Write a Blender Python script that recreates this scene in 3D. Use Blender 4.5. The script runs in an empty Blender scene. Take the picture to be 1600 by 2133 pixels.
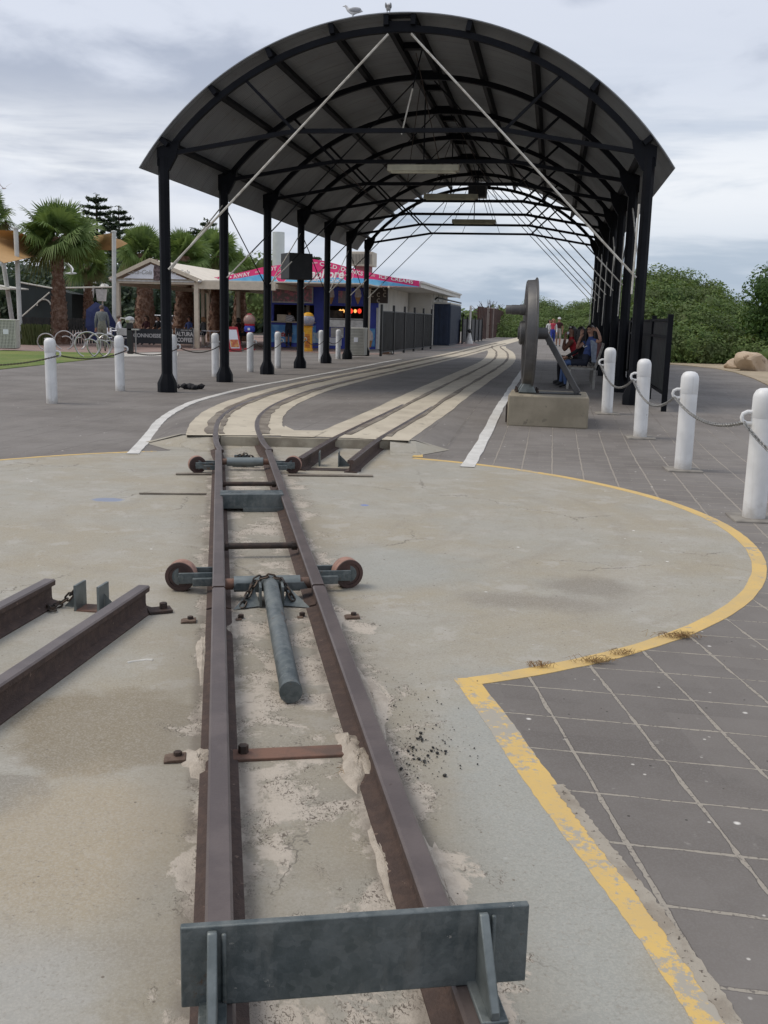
import bpy, bmesh, math, random
import numpy as np
from mathutils import Vector, Matrix
random.seed(7); rng = np.random.default_rng(7)
C = bpy.context.scene.collection
R_ = math.radians
# ------------------------------------------------------------------ camera
EYE = 1.5; FPX = 2062.0
_p = math.atan(399.7/FPX); _r = R_(1.45)
_F = Vector((0, math.cos(_p), -math.sin(_p))); _Rx = Vector((1, 0, 0)); _Ux = _Rx.cross(_F)
CR = (math.cos(_r)*_Rx + math.sin(_r)*_Ux); CU = (-math.sin(_r)*_Rx + math.cos(_r)*_Ux)
cam = bpy.data.cameras.new("camera"); cam_o = bpy.data.objects.new("camera", cam); C.objects.link(cam_o)
m = Matrix.Identity(4)
for i in range(3):
    m[i][0] = CR[i]; m[i][1] = CU[i]; m[i][2] = -_F[i]
m[2][3] = EYE
cam_o.matrix_world = m
cam.sensor_fit = 'VERTICAL'; cam.sensor_height = 24.0; cam.lens = 24.0*FPX/2133.0
cam.clip_start = 0.05; cam.clip_end = 3000
bpy.context.scene.camera = cam_o
# ------------------------------------------------------------------ light
SUN_EL, SUN_AZ = 56.0, -88.0
sd = bpy.data.lights.new("sun", 'SUN'); sd.energy = 1.75; sd.angle = R_(26); sd.color = (1, .91, .78)
so = bpy.data.objects.new("sun", sd); C.objects.link(so)
_d = Vector((math.sin(R_(SUN_AZ))*math.cos(R_(SUN_EL)), math.cos(R_(SUN_AZ))*math.cos(R_(SUN_EL)), math.sin(R_(SUN_EL))))
so.rotation_euler = (-_d).to_track_quat('-Z', 'Y').to_euler()
sc = bpy.context.scene
sc.view_settings.view_transform = 'Standard'; sc.view_settings.look = 'None'
sc.view_settings.exposure = 0.08; sc.view_settings.gamma = 1.0

class NT:                                     # small node-writing helper
    def __init__(s, nt): s.nt = nt
    def n(s, t): return s.nt.nodes.new(t)
    def put(s, sock, v):
        if v is None: return
        if isinstance(v, bpy.types.NodeSocket): s.nt.links.new(v, sock)
        elif isinstance(v, (tuple, list)) and len(v) == 3 and sock.type == 'RGBA': sock.default_value = (*v, 1)
        else: sock.default_value = v
    def m(s, op, a, b=None, c=None):
        k = s.n('ShaderNodeMath'); k.operation = op
        for i, v in enumerate((a, b, c)): s.put(k.inputs[i], v)
        return k.outputs[0]
    def add(s, a, b): return s.m('ADD', a, b)
    def mul(s, a, b): return s.m('MULTIPLY', a, b)
    def sub(s, a, b): return s.m('SUBTRACT', a, b)
    def vm(s, op, a, b=None):
        k = s.n('ShaderNodeVectorMath'); k.operation = op
        s.put(k.inputs[0], a); s.put(k.inputs[1], b)
        return k.outputs[0]
    def noise(s, vec, scale, detail=3, rough=.55, dist=0.0, out=0):
        k = s.n('ShaderNodeTexNoise'); s.put(k.inputs['Vector'], vec)
        k.inputs['Scale'].default_value = scale; k.inputs['Detail'].default_value = detail
        k.inputs['Roughness'].default_value = rough; k.inputs['Distortion'].default_value = dist
        return k.outputs[out]
    def vor(s, vec, scale, feat='F1', out='Distance', rnd=1.0):
        k = s.n('ShaderNodeTexVoronoi'); k.feature = feat; s.put(k.inputs['Vector'], vec)
        k.inputs['Scale'].default_value = scale; k.inputs['Randomness'].default_value = rnd
        return k.outputs[out]
    def ss(s, v, lo, hi, a=0.0, b=1.0):
        k = s.n('ShaderNodeMapRange'); k.interpolation_type = 'SMOOTHSTEP'
        s.put(k.inputs[0], v); k.inputs[1].default_value = lo; k.inputs[2].default_value = hi
        k.inputs[3].default_value = a; k.inputs[4].default_value = b
        return k.outputs[0]
    def mix(s, f, a, b, mode='MIX'):
        k = s.n('ShaderNodeMix'); k.data_type = 'RGBA'; k.blend_type = mode
        s.put(k.inputs[0], f); s.put(k.inputs[6], a); s.put(k.inputs[7], b)
        return k.outputs[2]
    def xyz(s, vec):
        k = s.n('ShaderNodeSeparateXYZ'); s.put(k.inputs[0], vec); return k.outputs
    def vec(s, x, y, z):
        k = s.n('ShaderNodeCombineXYZ')
        for i, v in enumerate((x, y, z)): s.put(k.inputs[i], v)
        return k.outputs[0]
    def obj(s): return s.n('ShaderNodeTexCoord').outputs['Object']
    def bump(s, h, strength, dist=.01):
        k = s.n('ShaderNodeBump'); s.put(k.inputs['Height'], h)
        k.inputs['Strength'].default_value = strength; k.inputs['Distance'].default_value = dist
        return k.outputs[0]

w = bpy.data.worlds.new("World"); sc.world = w; w.use_nodes = True
wt = NT(w.node_tree); bg = w.node_tree.nodes['Background']
sky = wt.n('ShaderNodeTexSky'); sky.sky_type = 'NISHITA'; sky.sun_disc = False
sky.sun_elevation = R_(SUN_EL); sky.sun_rotation = R_(SUN_AZ % 360); sky.air_density = 1.3; sky.dust_density = 2.0
gd = wt.n('ShaderNodeTexCoord').outputs['Generated']
X, Y, Z = wt.xyz(gd)
zc = wt.m('MAXIMUM', Z, 0.0)
den = wt.add(zc, 0.16)
pv = wt.vec(wt.m('DIVIDE', X, den), wt.m('DIVIDE', Y, den), 0.0)
pv2 = wt.vec(wt.mul(X, 1.0), wt.mul(Y, .8), wt.mul(Z, 2.3))
n1 = wt.noise(wt.vm('ADD', pv2, (3.17, 1.75, .2)), 3.4, 6, .50, .25)
n2 = wt.noise(wt.vm('ADD', pv2, (9.4, 4.2, 0)), 8.5, 7, .55, .3)
nn = wt.add(wt.mul(n1, .68), wt.mul(n2, .32))
dark = wt.ss(wt.add(nn, wt.mul(wt.ss(X, .0, .28), .09)), .42, .57)
ccol = wt.mix(dark, (4.3, 4.75, 5.85), (7.1, 7.5, 8.5))
# streaky breaks low down, bluish towards the right horizon
st = wt.noise(wt.vec(wt.mul(X, 2.2), wt.mul(Y, 1.2), wt.mul(Z, 15.0)), 2.0, 5, .55, .3)
low = wt.ss(zc, .02, .30, 1.0, 0.0)
blue = wt.mix(wt.ss(st, .40, .62), (4.0, 4.95, 6.2), (6.6, 7.3, 8.3))
rightw = wt.ss(X, -.22, .12)
ccol = wt.mix(wt.mul(wt.mul(low, rightw), .92), ccol, blue)
brt = wt.mul(wt.ss(wt.m('ABSOLUTE', wt.sub(zc, .135)), .0, .085, 1.0, 0.0), wt.ss(st, .30, .58))
ccol = wt.mix(wt.mul(brt, .85), ccol, (9.3, 9.5, 9.9))
col = wt.mix(.90, sky.outputs[0], ccol)
wt.put(bg.inputs['Color'], col); bg.inputs['Strength'].default_value = 0.1

# ------------------------------------------------------------------ helpers
def S(t):
    t = min(1, max(0, t)); return t*t*(3-2*t)
def gz(x, y): return .13*S((y-11.2)/6.3)*(.3+.7*S((x+4)/5))
def ray(px, py): return ((px-800)/FPX)*CR - ((py-1066.5)/FPX)*CU + _F
def G(px, py, dz=0):                          # point of the ground seen at a source-photo pixel
    d = ray(px, py); z = 0.0
    for _ in range(8):
        t = (z+dz-EYE)/d.z; p = Vector((0, 0, EYE))+t*d; z = gz(p.x, p.y)
    return p
def AT(px, py, y):                            # point at distance y
    d = ray(px, py); return Vector((0, 0, EYE))+d*(y/d.y)
def V(*a): return Vector(a)
YAW = R_(9.3)                                 # the yard's axis
AX = V(math.sin(YAW), math.cos(YAW), 0); RX = V(math.cos(YAW), -math.sin(YAW), 0)

def tag(o, label=None, cat=None, group=None, kind=None):
    if label: o['label'] = label
    if cat: o['category'] = cat
    if group: o['group'] = group
    if kind: o['kind'] = kind
    return o
def thing(name, label, cat, loc=(0, 0, 0), rz=0.0, group=None):
    o = bpy.data.objects.new(name, None); C.objects.link(o); o.empty_display_size = .2
    o.location = loc; o.rotation_euler = (0, 0, rz)
    return tag(o, label, cat, group)
def dup(root, loc, rz, label, scale=None):
    r = root.copy(); C.objects.link(r); r.location = loc; r.rotation_euler = (0, 0, rz)
    if label: r['label'] = label
    if scale: r.scale = scale
    for ch in list(root.children):
        c = ch.copy(); C.objects.link(c); c.parent = r
        for g2 in ch.children:
            d = g2.copy(); C.objects.link(d); d.parent = c
    return r
def wmat(o):
    L = Matrix.Translation(o.location) @ o.rotation_euler.to_matrix().to_4x4() @ Matrix.Diagonal((*o.scale, 1))
    return wmat(o.parent) @ L if o.parent else L

class MB:
    def __init__(s): s.v = []; s.f = []; s.mi = []; s.cur = 0
    def mat(s, i): s.cur = i; return s
    def addv(s, vs):
        b = len(s.v); s.v.extend([tuple(x) for x in vs]); return b
    def addf(s, fs, b=0):
        for f in fs: s.f.append([i+b for i in f]); s.mi.append(s.cur)
    def poly(s, pts): b = s.addv(pts); s.addf([list(range(len(pts)))], b); return s
    def box(s, c, size, M=None):
        x, y, z = [k/2 for k in size]; c = Vector(c)
        vs = [V(a*x, b*y, d*z) for d in (-1, 1) for a, b in ((-1, -1), (1, -1), (1, 1), (-1, 1))]
        vs = [((M @ k) if M else k)+c for k in vs]
        b = s.addv(vs); s.addf([(3, 2, 1, 0), (4, 5, 6, 7), (0, 1, 5, 4), (1, 2, 6, 5), (2, 3, 7, 6), (3, 0, 4, 7)], b); return s
    def beam(s, p, q, wd, h, up=(0, 0, 1)):
        p = Vector(p); q = Vector(q); d = (q-p); L = d.length; d.normalize(); up = Vector(up)
        x = d.cross(up)
        if x.length < 1e-4: x = d.cross(V(1, 0, 0))
        x.normalize(); z = x.cross(d)
        M = Matrix((x, d, z)).transposed()
        return s.box((p+q)/2, (wd, L, h), M)
    def tube(s, pts, r, n=8, caps=True, closed=False):
        pts = [Vector(p) for p in pts]; N = len(pts); rs = r if isinstance(r, (list, tuple)) else [r]*N
        t0 = (pts[1]-pts[0]).normalized(); ref = V(0, 0, 1) if abs(t0.z) < .9 else V(1, 0, 0)
        x = t0.cross(ref).normalized(); b = len(s.v)
        for i, p in enumerate(pts):
            if closed: t = (pts[(i+1) % N]-pts[i-1]).normalized()
            else: t = (pts[min(i+1, N-1)]-pts[max(i-1, 0)]).normalized()
            x = (x-t*x.dot(t)).normalized(); y = t.cross(x)
            s.addv([p+rs[i]*(math.cos(2*math.pi*k/n)*x+math.sin(2*math.pi*k/n)*y) for k in range(n)])
        for i in range(N if closed else N-1):
            j = (i+1) % N
            for k in range(n):
                k2 = (k+1) % n; s.addf([(b+i*n+k, b+i*n+k2, b+j*n+k2, b+j*n+k)])
        if caps and not closed:
            s.addf([[b+k for k in reversed(range(n))], [b+(N-1)*n+k for k in range(n)]])
        return s
    def lathe(s, prof, n=16, c=(0, 0, 0), M=None):
        c = Vector(c); b = len(s.v)
        for r, z in prof:
            for k in range(n):
                a = 2*math.pi*k/n; p = V(r*math.cos(a), r*math.sin(a), z)
                s.addv([((M @ p) if M else p)+c])
        for i in range(len(prof)-1):
            for k in range(n):
                k2 = (k+1) % n; s.addf([(b+i*n+k, b+i*n+k2, b+(i+1)*n+k2, b+(i+1)*n+k)])
        if prof[0][0] > 1e-5: s.addf([[b+k for k in reversed(range(n))]])
        if prof[-1][0] > 1e-5: s.addf([[b+(len(prof)-1)*n+k for k in range(n)]])
        return s
    def sphere(s, c, r, n=12, m=8, sc=(1, 1, 1)):
        c = Vector(c)
        pr = [(max(r*math.sin(math.pi*i/m), 1e-6), -r*math.cos(math.pi*i/m)) for i in range(m+1)]
        return s.lathe(pr, n, c, Matrix.Diagonal(sc))
    def prism(s, pts, d, M=None, c=(0, 0, 0)):          # pts in local xz, thickness d along +y
        n = len(pts); c = Vector(c)
        vs = [V(x, 0, z) for x, z in pts]+[V(x, d, z) for x, z in pts]
        vs = [((M @ k) if M else k)+c for k in vs]
        b = s.addv(vs); s.addf([list(range(n)), list(reversed(range(n, 2*n)))], b)
        for i in range(n): j = (i+1) % n; s.addf([(b+j, b+i, b+n+i, b+n+j)])
        return s
    def sweep(s, path, lat, prof, cap=True):            # profile (lateral, z) swept along a path
        b = len(s.v); n = len(prof)
        for p, l in zip(path, lat):
            s.addv([Vector(p)+Vector(l)*a+V(0, 0, z) for a, z in prof])
        for i in range(len(path)-1):
            for k in range(n):
                k2 = (k+1) % n; s.addf([(b+i*n+k, b+(i+1)*n+k, b+(i+1)*n+k2, b+i*n+k2)])
        if cap: s.addf([[b+k for k in range(n)], [b+(len(path)-1)*n+k for k in reversed(range(n))]])
        return s
    def build(s, name, mats, parent=None, world=False, smooth=True, bevel=0, ang=38):
        me = bpy.data.meshes.new(name)
        vs = s.v
        if world and parent:
            inv = wmat(parent).inverted(); vs = [inv @ Vector(k) for k in vs]
        me.from_pydata([tuple(k) for k in vs], [], s.f)
        mats = mats if isinstance(mats, (list, tuple)) else [mats]
        for k in mats: me.materials.append(k)
        me.polygons.foreach_set('material_index', s.mi)
        bm = bmesh.new(); bm.from_mesh(me); bmesh.ops.recalc_face_normals(bm, faces=bm.faces); bm.to_mesh(me); bm.free()
        if smooth:
            me.polygons.foreach_set('use_smooth', [True]*len(me.polygons)); me.set_sharp_from_angle(angle=R_(ang))
        me.update(); o = bpy.data.objects.new(name, me); C.objects.link(o)
        if parent: o.parent = parent
        if bevel:
            b = o.modifiers.new('bevel', 'BEVEL'); b.width = bevel; b.segments = 2; b.limit_method = 'ANGLE'; b.angle_limit = R_(40)
        return o
def fast_mesh(name, verts, faces4, mats, parent=None, mi=None, smooth=False):   # numpy quads
    me = bpy.data.meshes.new(name); nv = len(verts); nf = len(faces4)
    me.vertices.add(nv); me.vertices.foreach_set('co', np.asarray(verts, np.float32).ravel())
    me.loops.add(nf*4); me.loops.foreach_set('vertex_index', np.asarray(faces4, np.int32).ravel())
    me.polygons.add(nf); me.polygons.foreach_set('loop_start', np.arange(0, nf*4, 4, dtype=np.int32))
    mats = mats if isinstance(mats, (list, tuple)) else [mats]
    for k in mats: me.materials.append(k)
    me.update(calc_edges=True)
    if mi is not None: me.polygons.foreach_set('material_index', np.asarray(mi, np.int32))
    if smooth: me.polygons.foreach_set('use_smooth', [True]*nf)
    me.validate(); o = bpy.data.objects.new(name, me); C.objects.link(o)
    if parent: o.parent = parent
    return o
def text(s, mat, size, M, name='lettering', parent=None, ext=.004, shear=0.0, bold=0.0, sx=1.0):
    cu = bpy.data.curves.new(name, 'FONT'); cu.body = s; cu.size = size; cu.extrude = ext
    cu.align_x = 'CENTER'; cu.align_y = 'CENTER'; cu.shear = shear; cu.offset = bold; cu.resolution_u = 3
    t = bpy.data.objects.new(name, cu); C.objects.link(t)
    bpy.context.view_layer.update()
    me = bpy.data.meshes.new_from_object(t.evaluated_get(bpy.context.evaluated_depsgraph_get()))
    bpy.data.objects.remove(t)
    me.transform(M @ Matrix.Diagonal((sx, 1, 1, 1))); me.materials.clear(); me.materials.append(mat)
    o = bpy.data.objects.new(name, me); C.objects.link(o)
    if parent: o.parent = parent
    return o
def facing(c, zrot=0.0, tilt=0.0, roll=0.0):  # text frame: reads from -y side, upright
    return Matrix.Translation(Vector(c)) @ Matrix.Rotation(zrot, 4, 'Z') @ Matrix.Rotation(R_(90)+tilt, 4, 'X') @ Matrix.Rotation(roll, 4, 'Z')

# ------------------------------------------------------------------ materials
def mat(name, col, rough=.6, metal=0.0, col2=None, scale=6.0, lo=.4, hi=.65, bump=0.0, bscale=40.0, spec=None, fleck=None, emit=0):
    ma = bpy.data.materials.new(name); ma.use_nodes = True
    b = ma.node_tree.nodes['Principled BSDF']; T = NT(ma.node_tree)
    o = T.obj()
    c2 = col2 if col2 else tuple(k*.8 for k in col)
    f = T.ss(T.noise(o, scale, 5, .6), lo, hi)
    c = T.mix(f, col, c2)
    if fleck: c = T.mix(T.ss(T.noise(o, fleck[1], 4, .6), fleck[2], fleck[2]+.05), c, fleck[0])
    T.put(b.inputs['Base Color'], c); b.inputs['Roughness'].default_value = rough; b.inputs['Metallic'].default_value = metal
    if spec is not None: b.inputs['Specular IOR Level'].default_value = spec
    if bump: T.put(b.inputs['Normal'], T.bump(T.noise(o, bscale, 4, .6), bump))
    if emit:
        b.inputs['Emission Color'].default_value = (*col, 1); b.inputs['Emission Strength'].default_value = emit
    return ma
def leafmat(name, a, b_, c_=None, rough=.6, trans=.25):
    ma = bpy.data.materials.new(name); ma.use_nodes = True
    b = ma.node_tree.nodes['Principled BSDF']; T = NT(ma.node_tree)
    g = T.n('ShaderNodeNewGeometry').outputs['Random Per Island']
    c = T.mix(g, a, b_)
    if c_: c = T.mix(T.ss(T.noise(T.obj(), 1.1, 3), .45, .65), c, c_)
    T.put(b.inputs['Base Color'], c); b.inputs['Roughness'].default_value = rough
    b.inputs['Specular IOR Level'].default_value = .25
    tr = T.n('ShaderNodeBsdfTranslucent'); T.put(tr.inputs[0], T.mix(.5, c, (.22, .30, .05)))
    mx = T.n('ShaderNodeMixShader'); mx.inputs[0].default_value = trans
    out = ma.node_tree.nodes['Material Output']
    ma.node_tree.links.new(b.outputs[0], mx.inputs[1]); ma.node_tree.links.new(tr.outputs[0], mx.inputs[2])
    ma.node_tree.links.new(mx.outputs[0], out.inputs[0])
    return ma
def flecks(T, o, c, scale, th, col):                    # gull droppings, shell bits and litter of random size
    big = T.noise(o, scale*.35, 2)
    return T.mix(T.mul(T.ss(T.add(T.vor(o, scale), T.mul(T.noise(o, scale*6, 2), .03)), th, th*.6), T.ss(big, .46, .54)), c, col)

def paving_mat(name, joint, tile, dirL, dirC, org, jw=.007, tone=1.0):
    ma = bpy.data.materials.new(name); ma.use_nodes = True
    b = ma.node_tree.nodes['Principled BSDF']; T = NT(ma.node_tree); o = T.obj(); x, y, z = T.xyz(o)
    wob = T.mul(T.sub(T.noise(o, 3.0, 3), .5), .022)
    wob2 = T.mul(T.sub(T.noise(T.vm('ADD', o, (5, 5, 0)), 3.0, 3), .5), .022)
    # dirL / dirC are the two joint directions; u counts across the long joints, v across the short ones
    ux, uy = dirL[1], -dirL[0]; k = ux*dirC[0]+uy*dirC[1]
    u = T.add(T.mul(T.sub(x, org[0]), ux/k), T.mul(T.sub(y, org[1]), uy/k))
    vx, vy = -dirC[1], dirC[0]; k2 = vx*dirL[0]+vy*dirL[1]
    v = T.add(T.mul(T.sub(x, org[0]), vx/k2), T.mul(T.sub(y, org[1]), vy/k2))
    def jd(c, wv): return T.m('ABSOLUTE', T.sub(T.m('FRACT', T.add(T.m('DIVIDE', T.add(c, wv), tile), .5)), .5))
    du, dv = T.mul(jd(u, wob), tile), T.mul(jd(v, wob2), tile)
    wd = T.add(.003, T.mul(T.ss(T.noise(o, 6, 4, .7), .3, .75), jw))
    if 'zone' in joint: wd = T.add(wd, T.mul(T.mul(T.ss(x, .7, 1.3), T.ss(y, 17.5, 11.0)), .0055))
    ju = T.m('LESS_THAN', du, wd); jv = T.m('LESS_THAN', dv, T.mul(wd, .8))
    j = T.m('MAXIMUM', ju, jv); tc = lambda *k: tuple(q*tone for q in k)
    cell = T.vec(T.m('FLOOR', T.add(T.m('DIVIDE', u, tile), .5)), T.m('FLOOR', T.add(T.m('DIVIDE', v, tile), .5)), 0.0)
    wn = T.n('ShaderNodeTexWhiteNoise'); T.put(wn.inputs[0], cell)
    c = T.mix(wn.outputs[0], tc(.125, .112, .102), tc(.158, .143, .13))
    c = T.mix(T.ss(T.noise(o, .55, 5, .6), .38, .68), c, tc(.195, .18, .166))
    c = T.mix(T.mul(T.ss(T.noise(o, 2.3, 5, .65), .55, .75), .5), c, tc(.108, .10, .092))
    c = T.mix(T.mul(T.ss(T.noise(o, 160, 2, .6), .45, .62), .35), c, (.20, .19, .18))
    jn = T.ss(T.noise(o, 1.3, 4), *joint['range'])
    if 'zone' in joint: jn = T.m('MAXIMUM', jn, T.mul(T.mul(T.ss(x, .7, 1.3), T.ss(y, 16.5, 11.0)), .95))
    shade_rim = T.m('MAXIMUM', T.m('LESS_THAN', du, T.add(wd, .0035)), T.m('LESS_THAN', dv, T.add(T.mul(wd, .8), .0030)))
    c = T.mix(T.mul(shade_rim, .55), c, (.065, .058, .052))  # recess shade painted into the colour as a thin dark edge along each joint
    c = T.mix(T.mul(j, T.mul(T.add(.15, T.mul(jn, .85)), joint['amt'])), c, T.mix(T.ss(T.noise(o, 70, 3), .54, .68), joint['col'], (.15, .135, .12)))
    c = T.mix(T.mul(T.ss(T.noise(o, 11, 4, .6), .66, .72), .45), c, (.30, .285, .26))
    c = flecks(T, o, c, 4.5, .085, (.66, .64, .60)); c = flecks(T, T.vm('ADD', o, (3.3, 8.1, 0)), c, 11, .10, (.5, .48, .44)); c = flecks(T, T.vm('ADD', o, (6.3, 1.1, 0)), c, 14, .10, (.05, .045, .04))
    T.put(b.inputs['Base Color'], c); b.inputs['Roughness'].default_value = .82; b.inputs['Specular IOR Level'].default_value = .35
    T.put(b.inputs['Normal'], T.bump(T.sub(T.mul(T.noise(o, 120, 3), .35), j), .35, .006))
    return ma
M = {}
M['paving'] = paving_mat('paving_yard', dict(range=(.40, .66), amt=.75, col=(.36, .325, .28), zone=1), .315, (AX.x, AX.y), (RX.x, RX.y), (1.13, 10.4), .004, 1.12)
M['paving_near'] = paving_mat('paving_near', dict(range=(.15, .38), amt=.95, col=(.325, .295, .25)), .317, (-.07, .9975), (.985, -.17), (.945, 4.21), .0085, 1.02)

TH = R_(9.6); PV = V(-1.04, 7.65, 0)                    # turntable pivot and its heading
TD = V(-math.sin(TH), math.cos(TH), 0); TN = V(math.cos(TH), math.sin(TH), 0)
def concrete_mat():
    ma = bpy.data.materials.new('turntable_concrete'); ma.use_nodes = True
    b = ma.node_tree.nodes['Principled BSDF']; T = NT(ma.node_tree); o = T.obj(); x, y, z = T.xyz(o)
    u = T.add(T.mul(T.sub(x, PV.x), TN.x), T.mul(T.sub(y, PV.y), TN.y))
    v = T.add(T.mul(T.sub(x, PV.x), TD.x), T.mul(T.sub(y, PV.y), TD.y))
    c = T.mix(T.ss(T.noise(o, .8, 5, .6), .36, .62), (.322, .285, .213), (.325, .311, .266))
    c = T.mix(T.mul(T.ss(T.noise(T.vm('ADD', o, (7, 2, 0)), 1.7, 5, .6), .45, .68), .6), c, (.37, .35, .305))
    c = T.mix(T.mul(T.ss(T.noise(T.vm('ADD', o, (2, 9, 0)), 5.5, 6, .68), .50, .62), .45), c, (.30, .268, .21))
    c = T.mix(T.mul(T.ss(T.noise(T.vm('ADD', o, (4, 5, 0)), 3.1, 7, .7), .54, .62), .55), c, (.405, .385, .345))
    # streaks swept round the pivot by wheels and brooms
    ang = T.m('ARCTAN2', T.sub(y, PV.y), T.sub(x, PV.x)); rad = T.m('SQRT', T.add(T.m('POWER', u, 2.0), T.m('POWER', v, 2.0)))
    sw = T.noise(T.vec(T.mul(ang, 1.6), T.mul(rad, 5.5), 0.0), 1.0, 4, .6)
    c = T.mix(T.mul(T.ss(sw, .5, .72), .35), c, (.25, .222, .18))
    def blob(cx, cy, rx, ry, col, amt, c, nz=.9, edge=.18):
        d = T.m('SQRT', T.add(T.m('POWER', T.mul(T.sub(x, cx), 1/rx), 2.0), T.m('POWER', T.mul(T.sub(y, cy), 1/ry), 2.0)))
        d = T.add(d, T.mul(T.sub(T.noise(o, 2.6, 5, .6), .5), nz))
        return T.mix(T.mul(T.ss(d, 1.0, 1.0-edge), amt), c, col)
    blu = (.30, .31, .288)
    c = blob(.45, 2.6, .33, 1.9, blu, .8, c, 1.3, .6); c = blob(.0, 5.9, .75, .75, blu, .6, c, 1.0, .6)
    c = blob(-1.05, 1.9, .55, .5, (.345, .342, .32), .8, c, 1.0, .5)
    c = blob(-1.0, 3.42, .40, .46, (.215, .178, .118), .85, c, 1.3, .35); c = blob(-1.25, 2.85, .26, .2, (.235, .215, .178), .85, c, .7, .12)
    c = blob(-.9, 2.6, .4, .55, (.36, .30, .21), .7, c, 1.0, .5)
    c = blob(1.15, 5.6, .42, .3, (.20, .178, .145), .75, c, 1.5, .7); c = blob(.85, 5.25, .55, .24, (.21, .185, .15), .7, c, 1.4, .7)
    c = T.mix(T.mul(T.ss(T.noise(o, 14, 4, .7), .60, .70), .4), c, (.235, .215, .18))
    c = T.mix(T.mul(T.ss(T.noise(o, 150, 3, .7), .46, .60), .34), c, (.45, .43, .385)); c = T.mix(T.mul(T.ss(T.noise(T.vm('ADD', o, (3, 3, 0)), 85, 4, .7), .54, .66), .38), c, (.215, .19, .155))
    c = T.mix(T.mul(T.ss(T.m('ABSOLUTE', u), .62, .40), T.mul(T.ss(v, 3.2, 2.6), .35)), c, (.235, .21, .165))
    # drifted beach sand against the rails
    d1 = T.m('MINIMUM', T.sub(.47, T.m('ABSOLUTE', T.sub(u, .06))), .11)
    sm = T.add(T.add(T.mul(d1, 1.0), T.mul(T.ss(T.m('ABSOLUTE', T.sub(T.m('ABSOLUTE', u), .27)), .14, .02), .10)), T.add(T.noise(o, 3.3, 8, .70, .5), T.mul(T.sub(T.noise(o, 70, 3, .7), .5), .11)))
    near = T.ss(v, 3.6, 2.6)
    sand = T.mul(T.ss(sm, .60, .66), near)
    c = T.mix(T.mul(sand, .9), c, T.mix(T.noise(o, 55, 3), (.42, .37, .31), (.54, .485, .415)))
    tw = T.mul(T.mul(T.ss(T.noise(T.vec(T.mul(u, 1.0), T.mul(v, .6), 0.0), 80, 3, .7, 1.5), .53, .59), T.ss(T.noise(o, 6.5, 4), .43, .56)), T.ss(sm, .53, .62))
    c = T.mix(T.mul(tw, .85), c, (.09, .072, .055))
    # grime alongside the rail feet
    gr = T.mul(T.ss(T.m('ABSOLUTE', T.sub(T.m('ABSOLUTE', u), .262)), .12, .075), T.ss(T.noise(o, 5, 4), .35, .55))
    c = T.mix(T.mul(gr, .6), c, (.16, .135, .11))
    c = blob(-2.25, 7.95, .16, .10, (.20, .25, .38), .7, c, 1.6, .3); c = blob(-.16, 8.0, .05, .05, (.15, .22, .50), .8, c, 1.4, .3)
    ed = T.vor(T.vm('ADD', o, T.vec(T.mul(T.noise(o, 3, 5, .7), .35), T.mul(T.noise(T.vm('ADD', o, (8, 8, 0)), 3, 5, .7), .35), 0.0)), .75, 'DISTANCE_TO_EDGE')
    c = T.mix(T.mul(T.mul(T.ss(ed, .0045, .0015), T.ss(T.noise(o, .7, 3), .50, .58)), .75), c, (.13, .115, .095))
    c = T.mix(T.mul(T.ss(T.noise(T.vm('ADD', o, (1, 4, 0)), 34, 5, .75), .62, .68), T.ss(T.noise(o, 1.1, 3), .42, .6, .15, .7)), c, (.16, .14, .115))
    c = flecks(T, o, c, 3.6, .062, (.74, .73, .70)); c = flecks(T, T.vm('ADD', o, (1.3, 6.1, 0)), c, 9, .085, (.12, .10, .085)); c = flecks(T, T.vm('ADD', o, (5.3, 2.1, 0)), c, 16, .10, (.17, .145, .115))
    T.put(b.inputs['Base Color'], c)
    T.put(b.inputs['Roughness'], T.ss(T.noise(o, 3, 4), .3, .7, .62, .85)); b.inputs['Specular IOR Level'].default_value = .35
    T.put(b.inputs['Normal'], T.bump(T.add(T.mul(T.noise(o, 70, 4), .5), T.mul(sand, T.add(.5, T.noise(o, 180, 3)))), .35, .008))
    return ma
M['concrete'] = concrete_mat()
def paint_mat(name, col, col2, wear, under):
    ma = bpy.data.materials.new(name); ma.use_nodes = True
    b = ma.node_tree.nodes['Principled BSDF']; T = NT(ma.node_tree); o = T.obj()
    c = T.mix(T.ss(T.noise(o, 4, 5), .35, .65), col, col2)
    c = T.mix(T.mul(T.ss(T.noise(o, 60, 3, .7), .56, .68), .35), c, under)
    k = T.mul(T.ss(T.add(T.mul(T.noise(o, 17, 9, .80), .6), T.mul(T.noise(o, 1.6, 3), .5)), wear, wear+.03), .92)
    c = T.mix(k, c, under)
    T.put(b.inputs['Base Color'], c); b.inputs['Roughness'].default_value = .7
    T.put(b.inputs['Normal'], T.bump(T.noise(o, 90, 3), .2, .004))
    return ma
M['yellow'] = paint_mat('yellow_paint', (.64, .44, .15), (.56, .40, .165), .60, (.33, .31, .27))
M['yellow_worn'] = paint_mat('worn_yellow_paint', (.64, .435, .135), (.57, .40, .155), .575, (.34, .325, .29))
M['white_line'] = paint_mat('white_paint', (.66, .65, .62), (.55, .54, .51), .66, (.2, .19, .18))
M['cream'] = mat('cream_concrete', (.53, .475, .375), .85, col2=(.44, .39, .305), scale=1.6, bump=.2, bscale=60, fleck=((.30, .265, .21), 7, .62))
M['stepface'] = mat('step_concrete', (.40, .36, .28), .85, col2=(.27, .235, .18), scale=4, bump=.3, bscale=50)
M['dirt'] = mat('track_dirt', (.155, .13, .105), .95, col2=(.25, .22, .18), scale=3, bump=.5, bscale=90)
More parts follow.
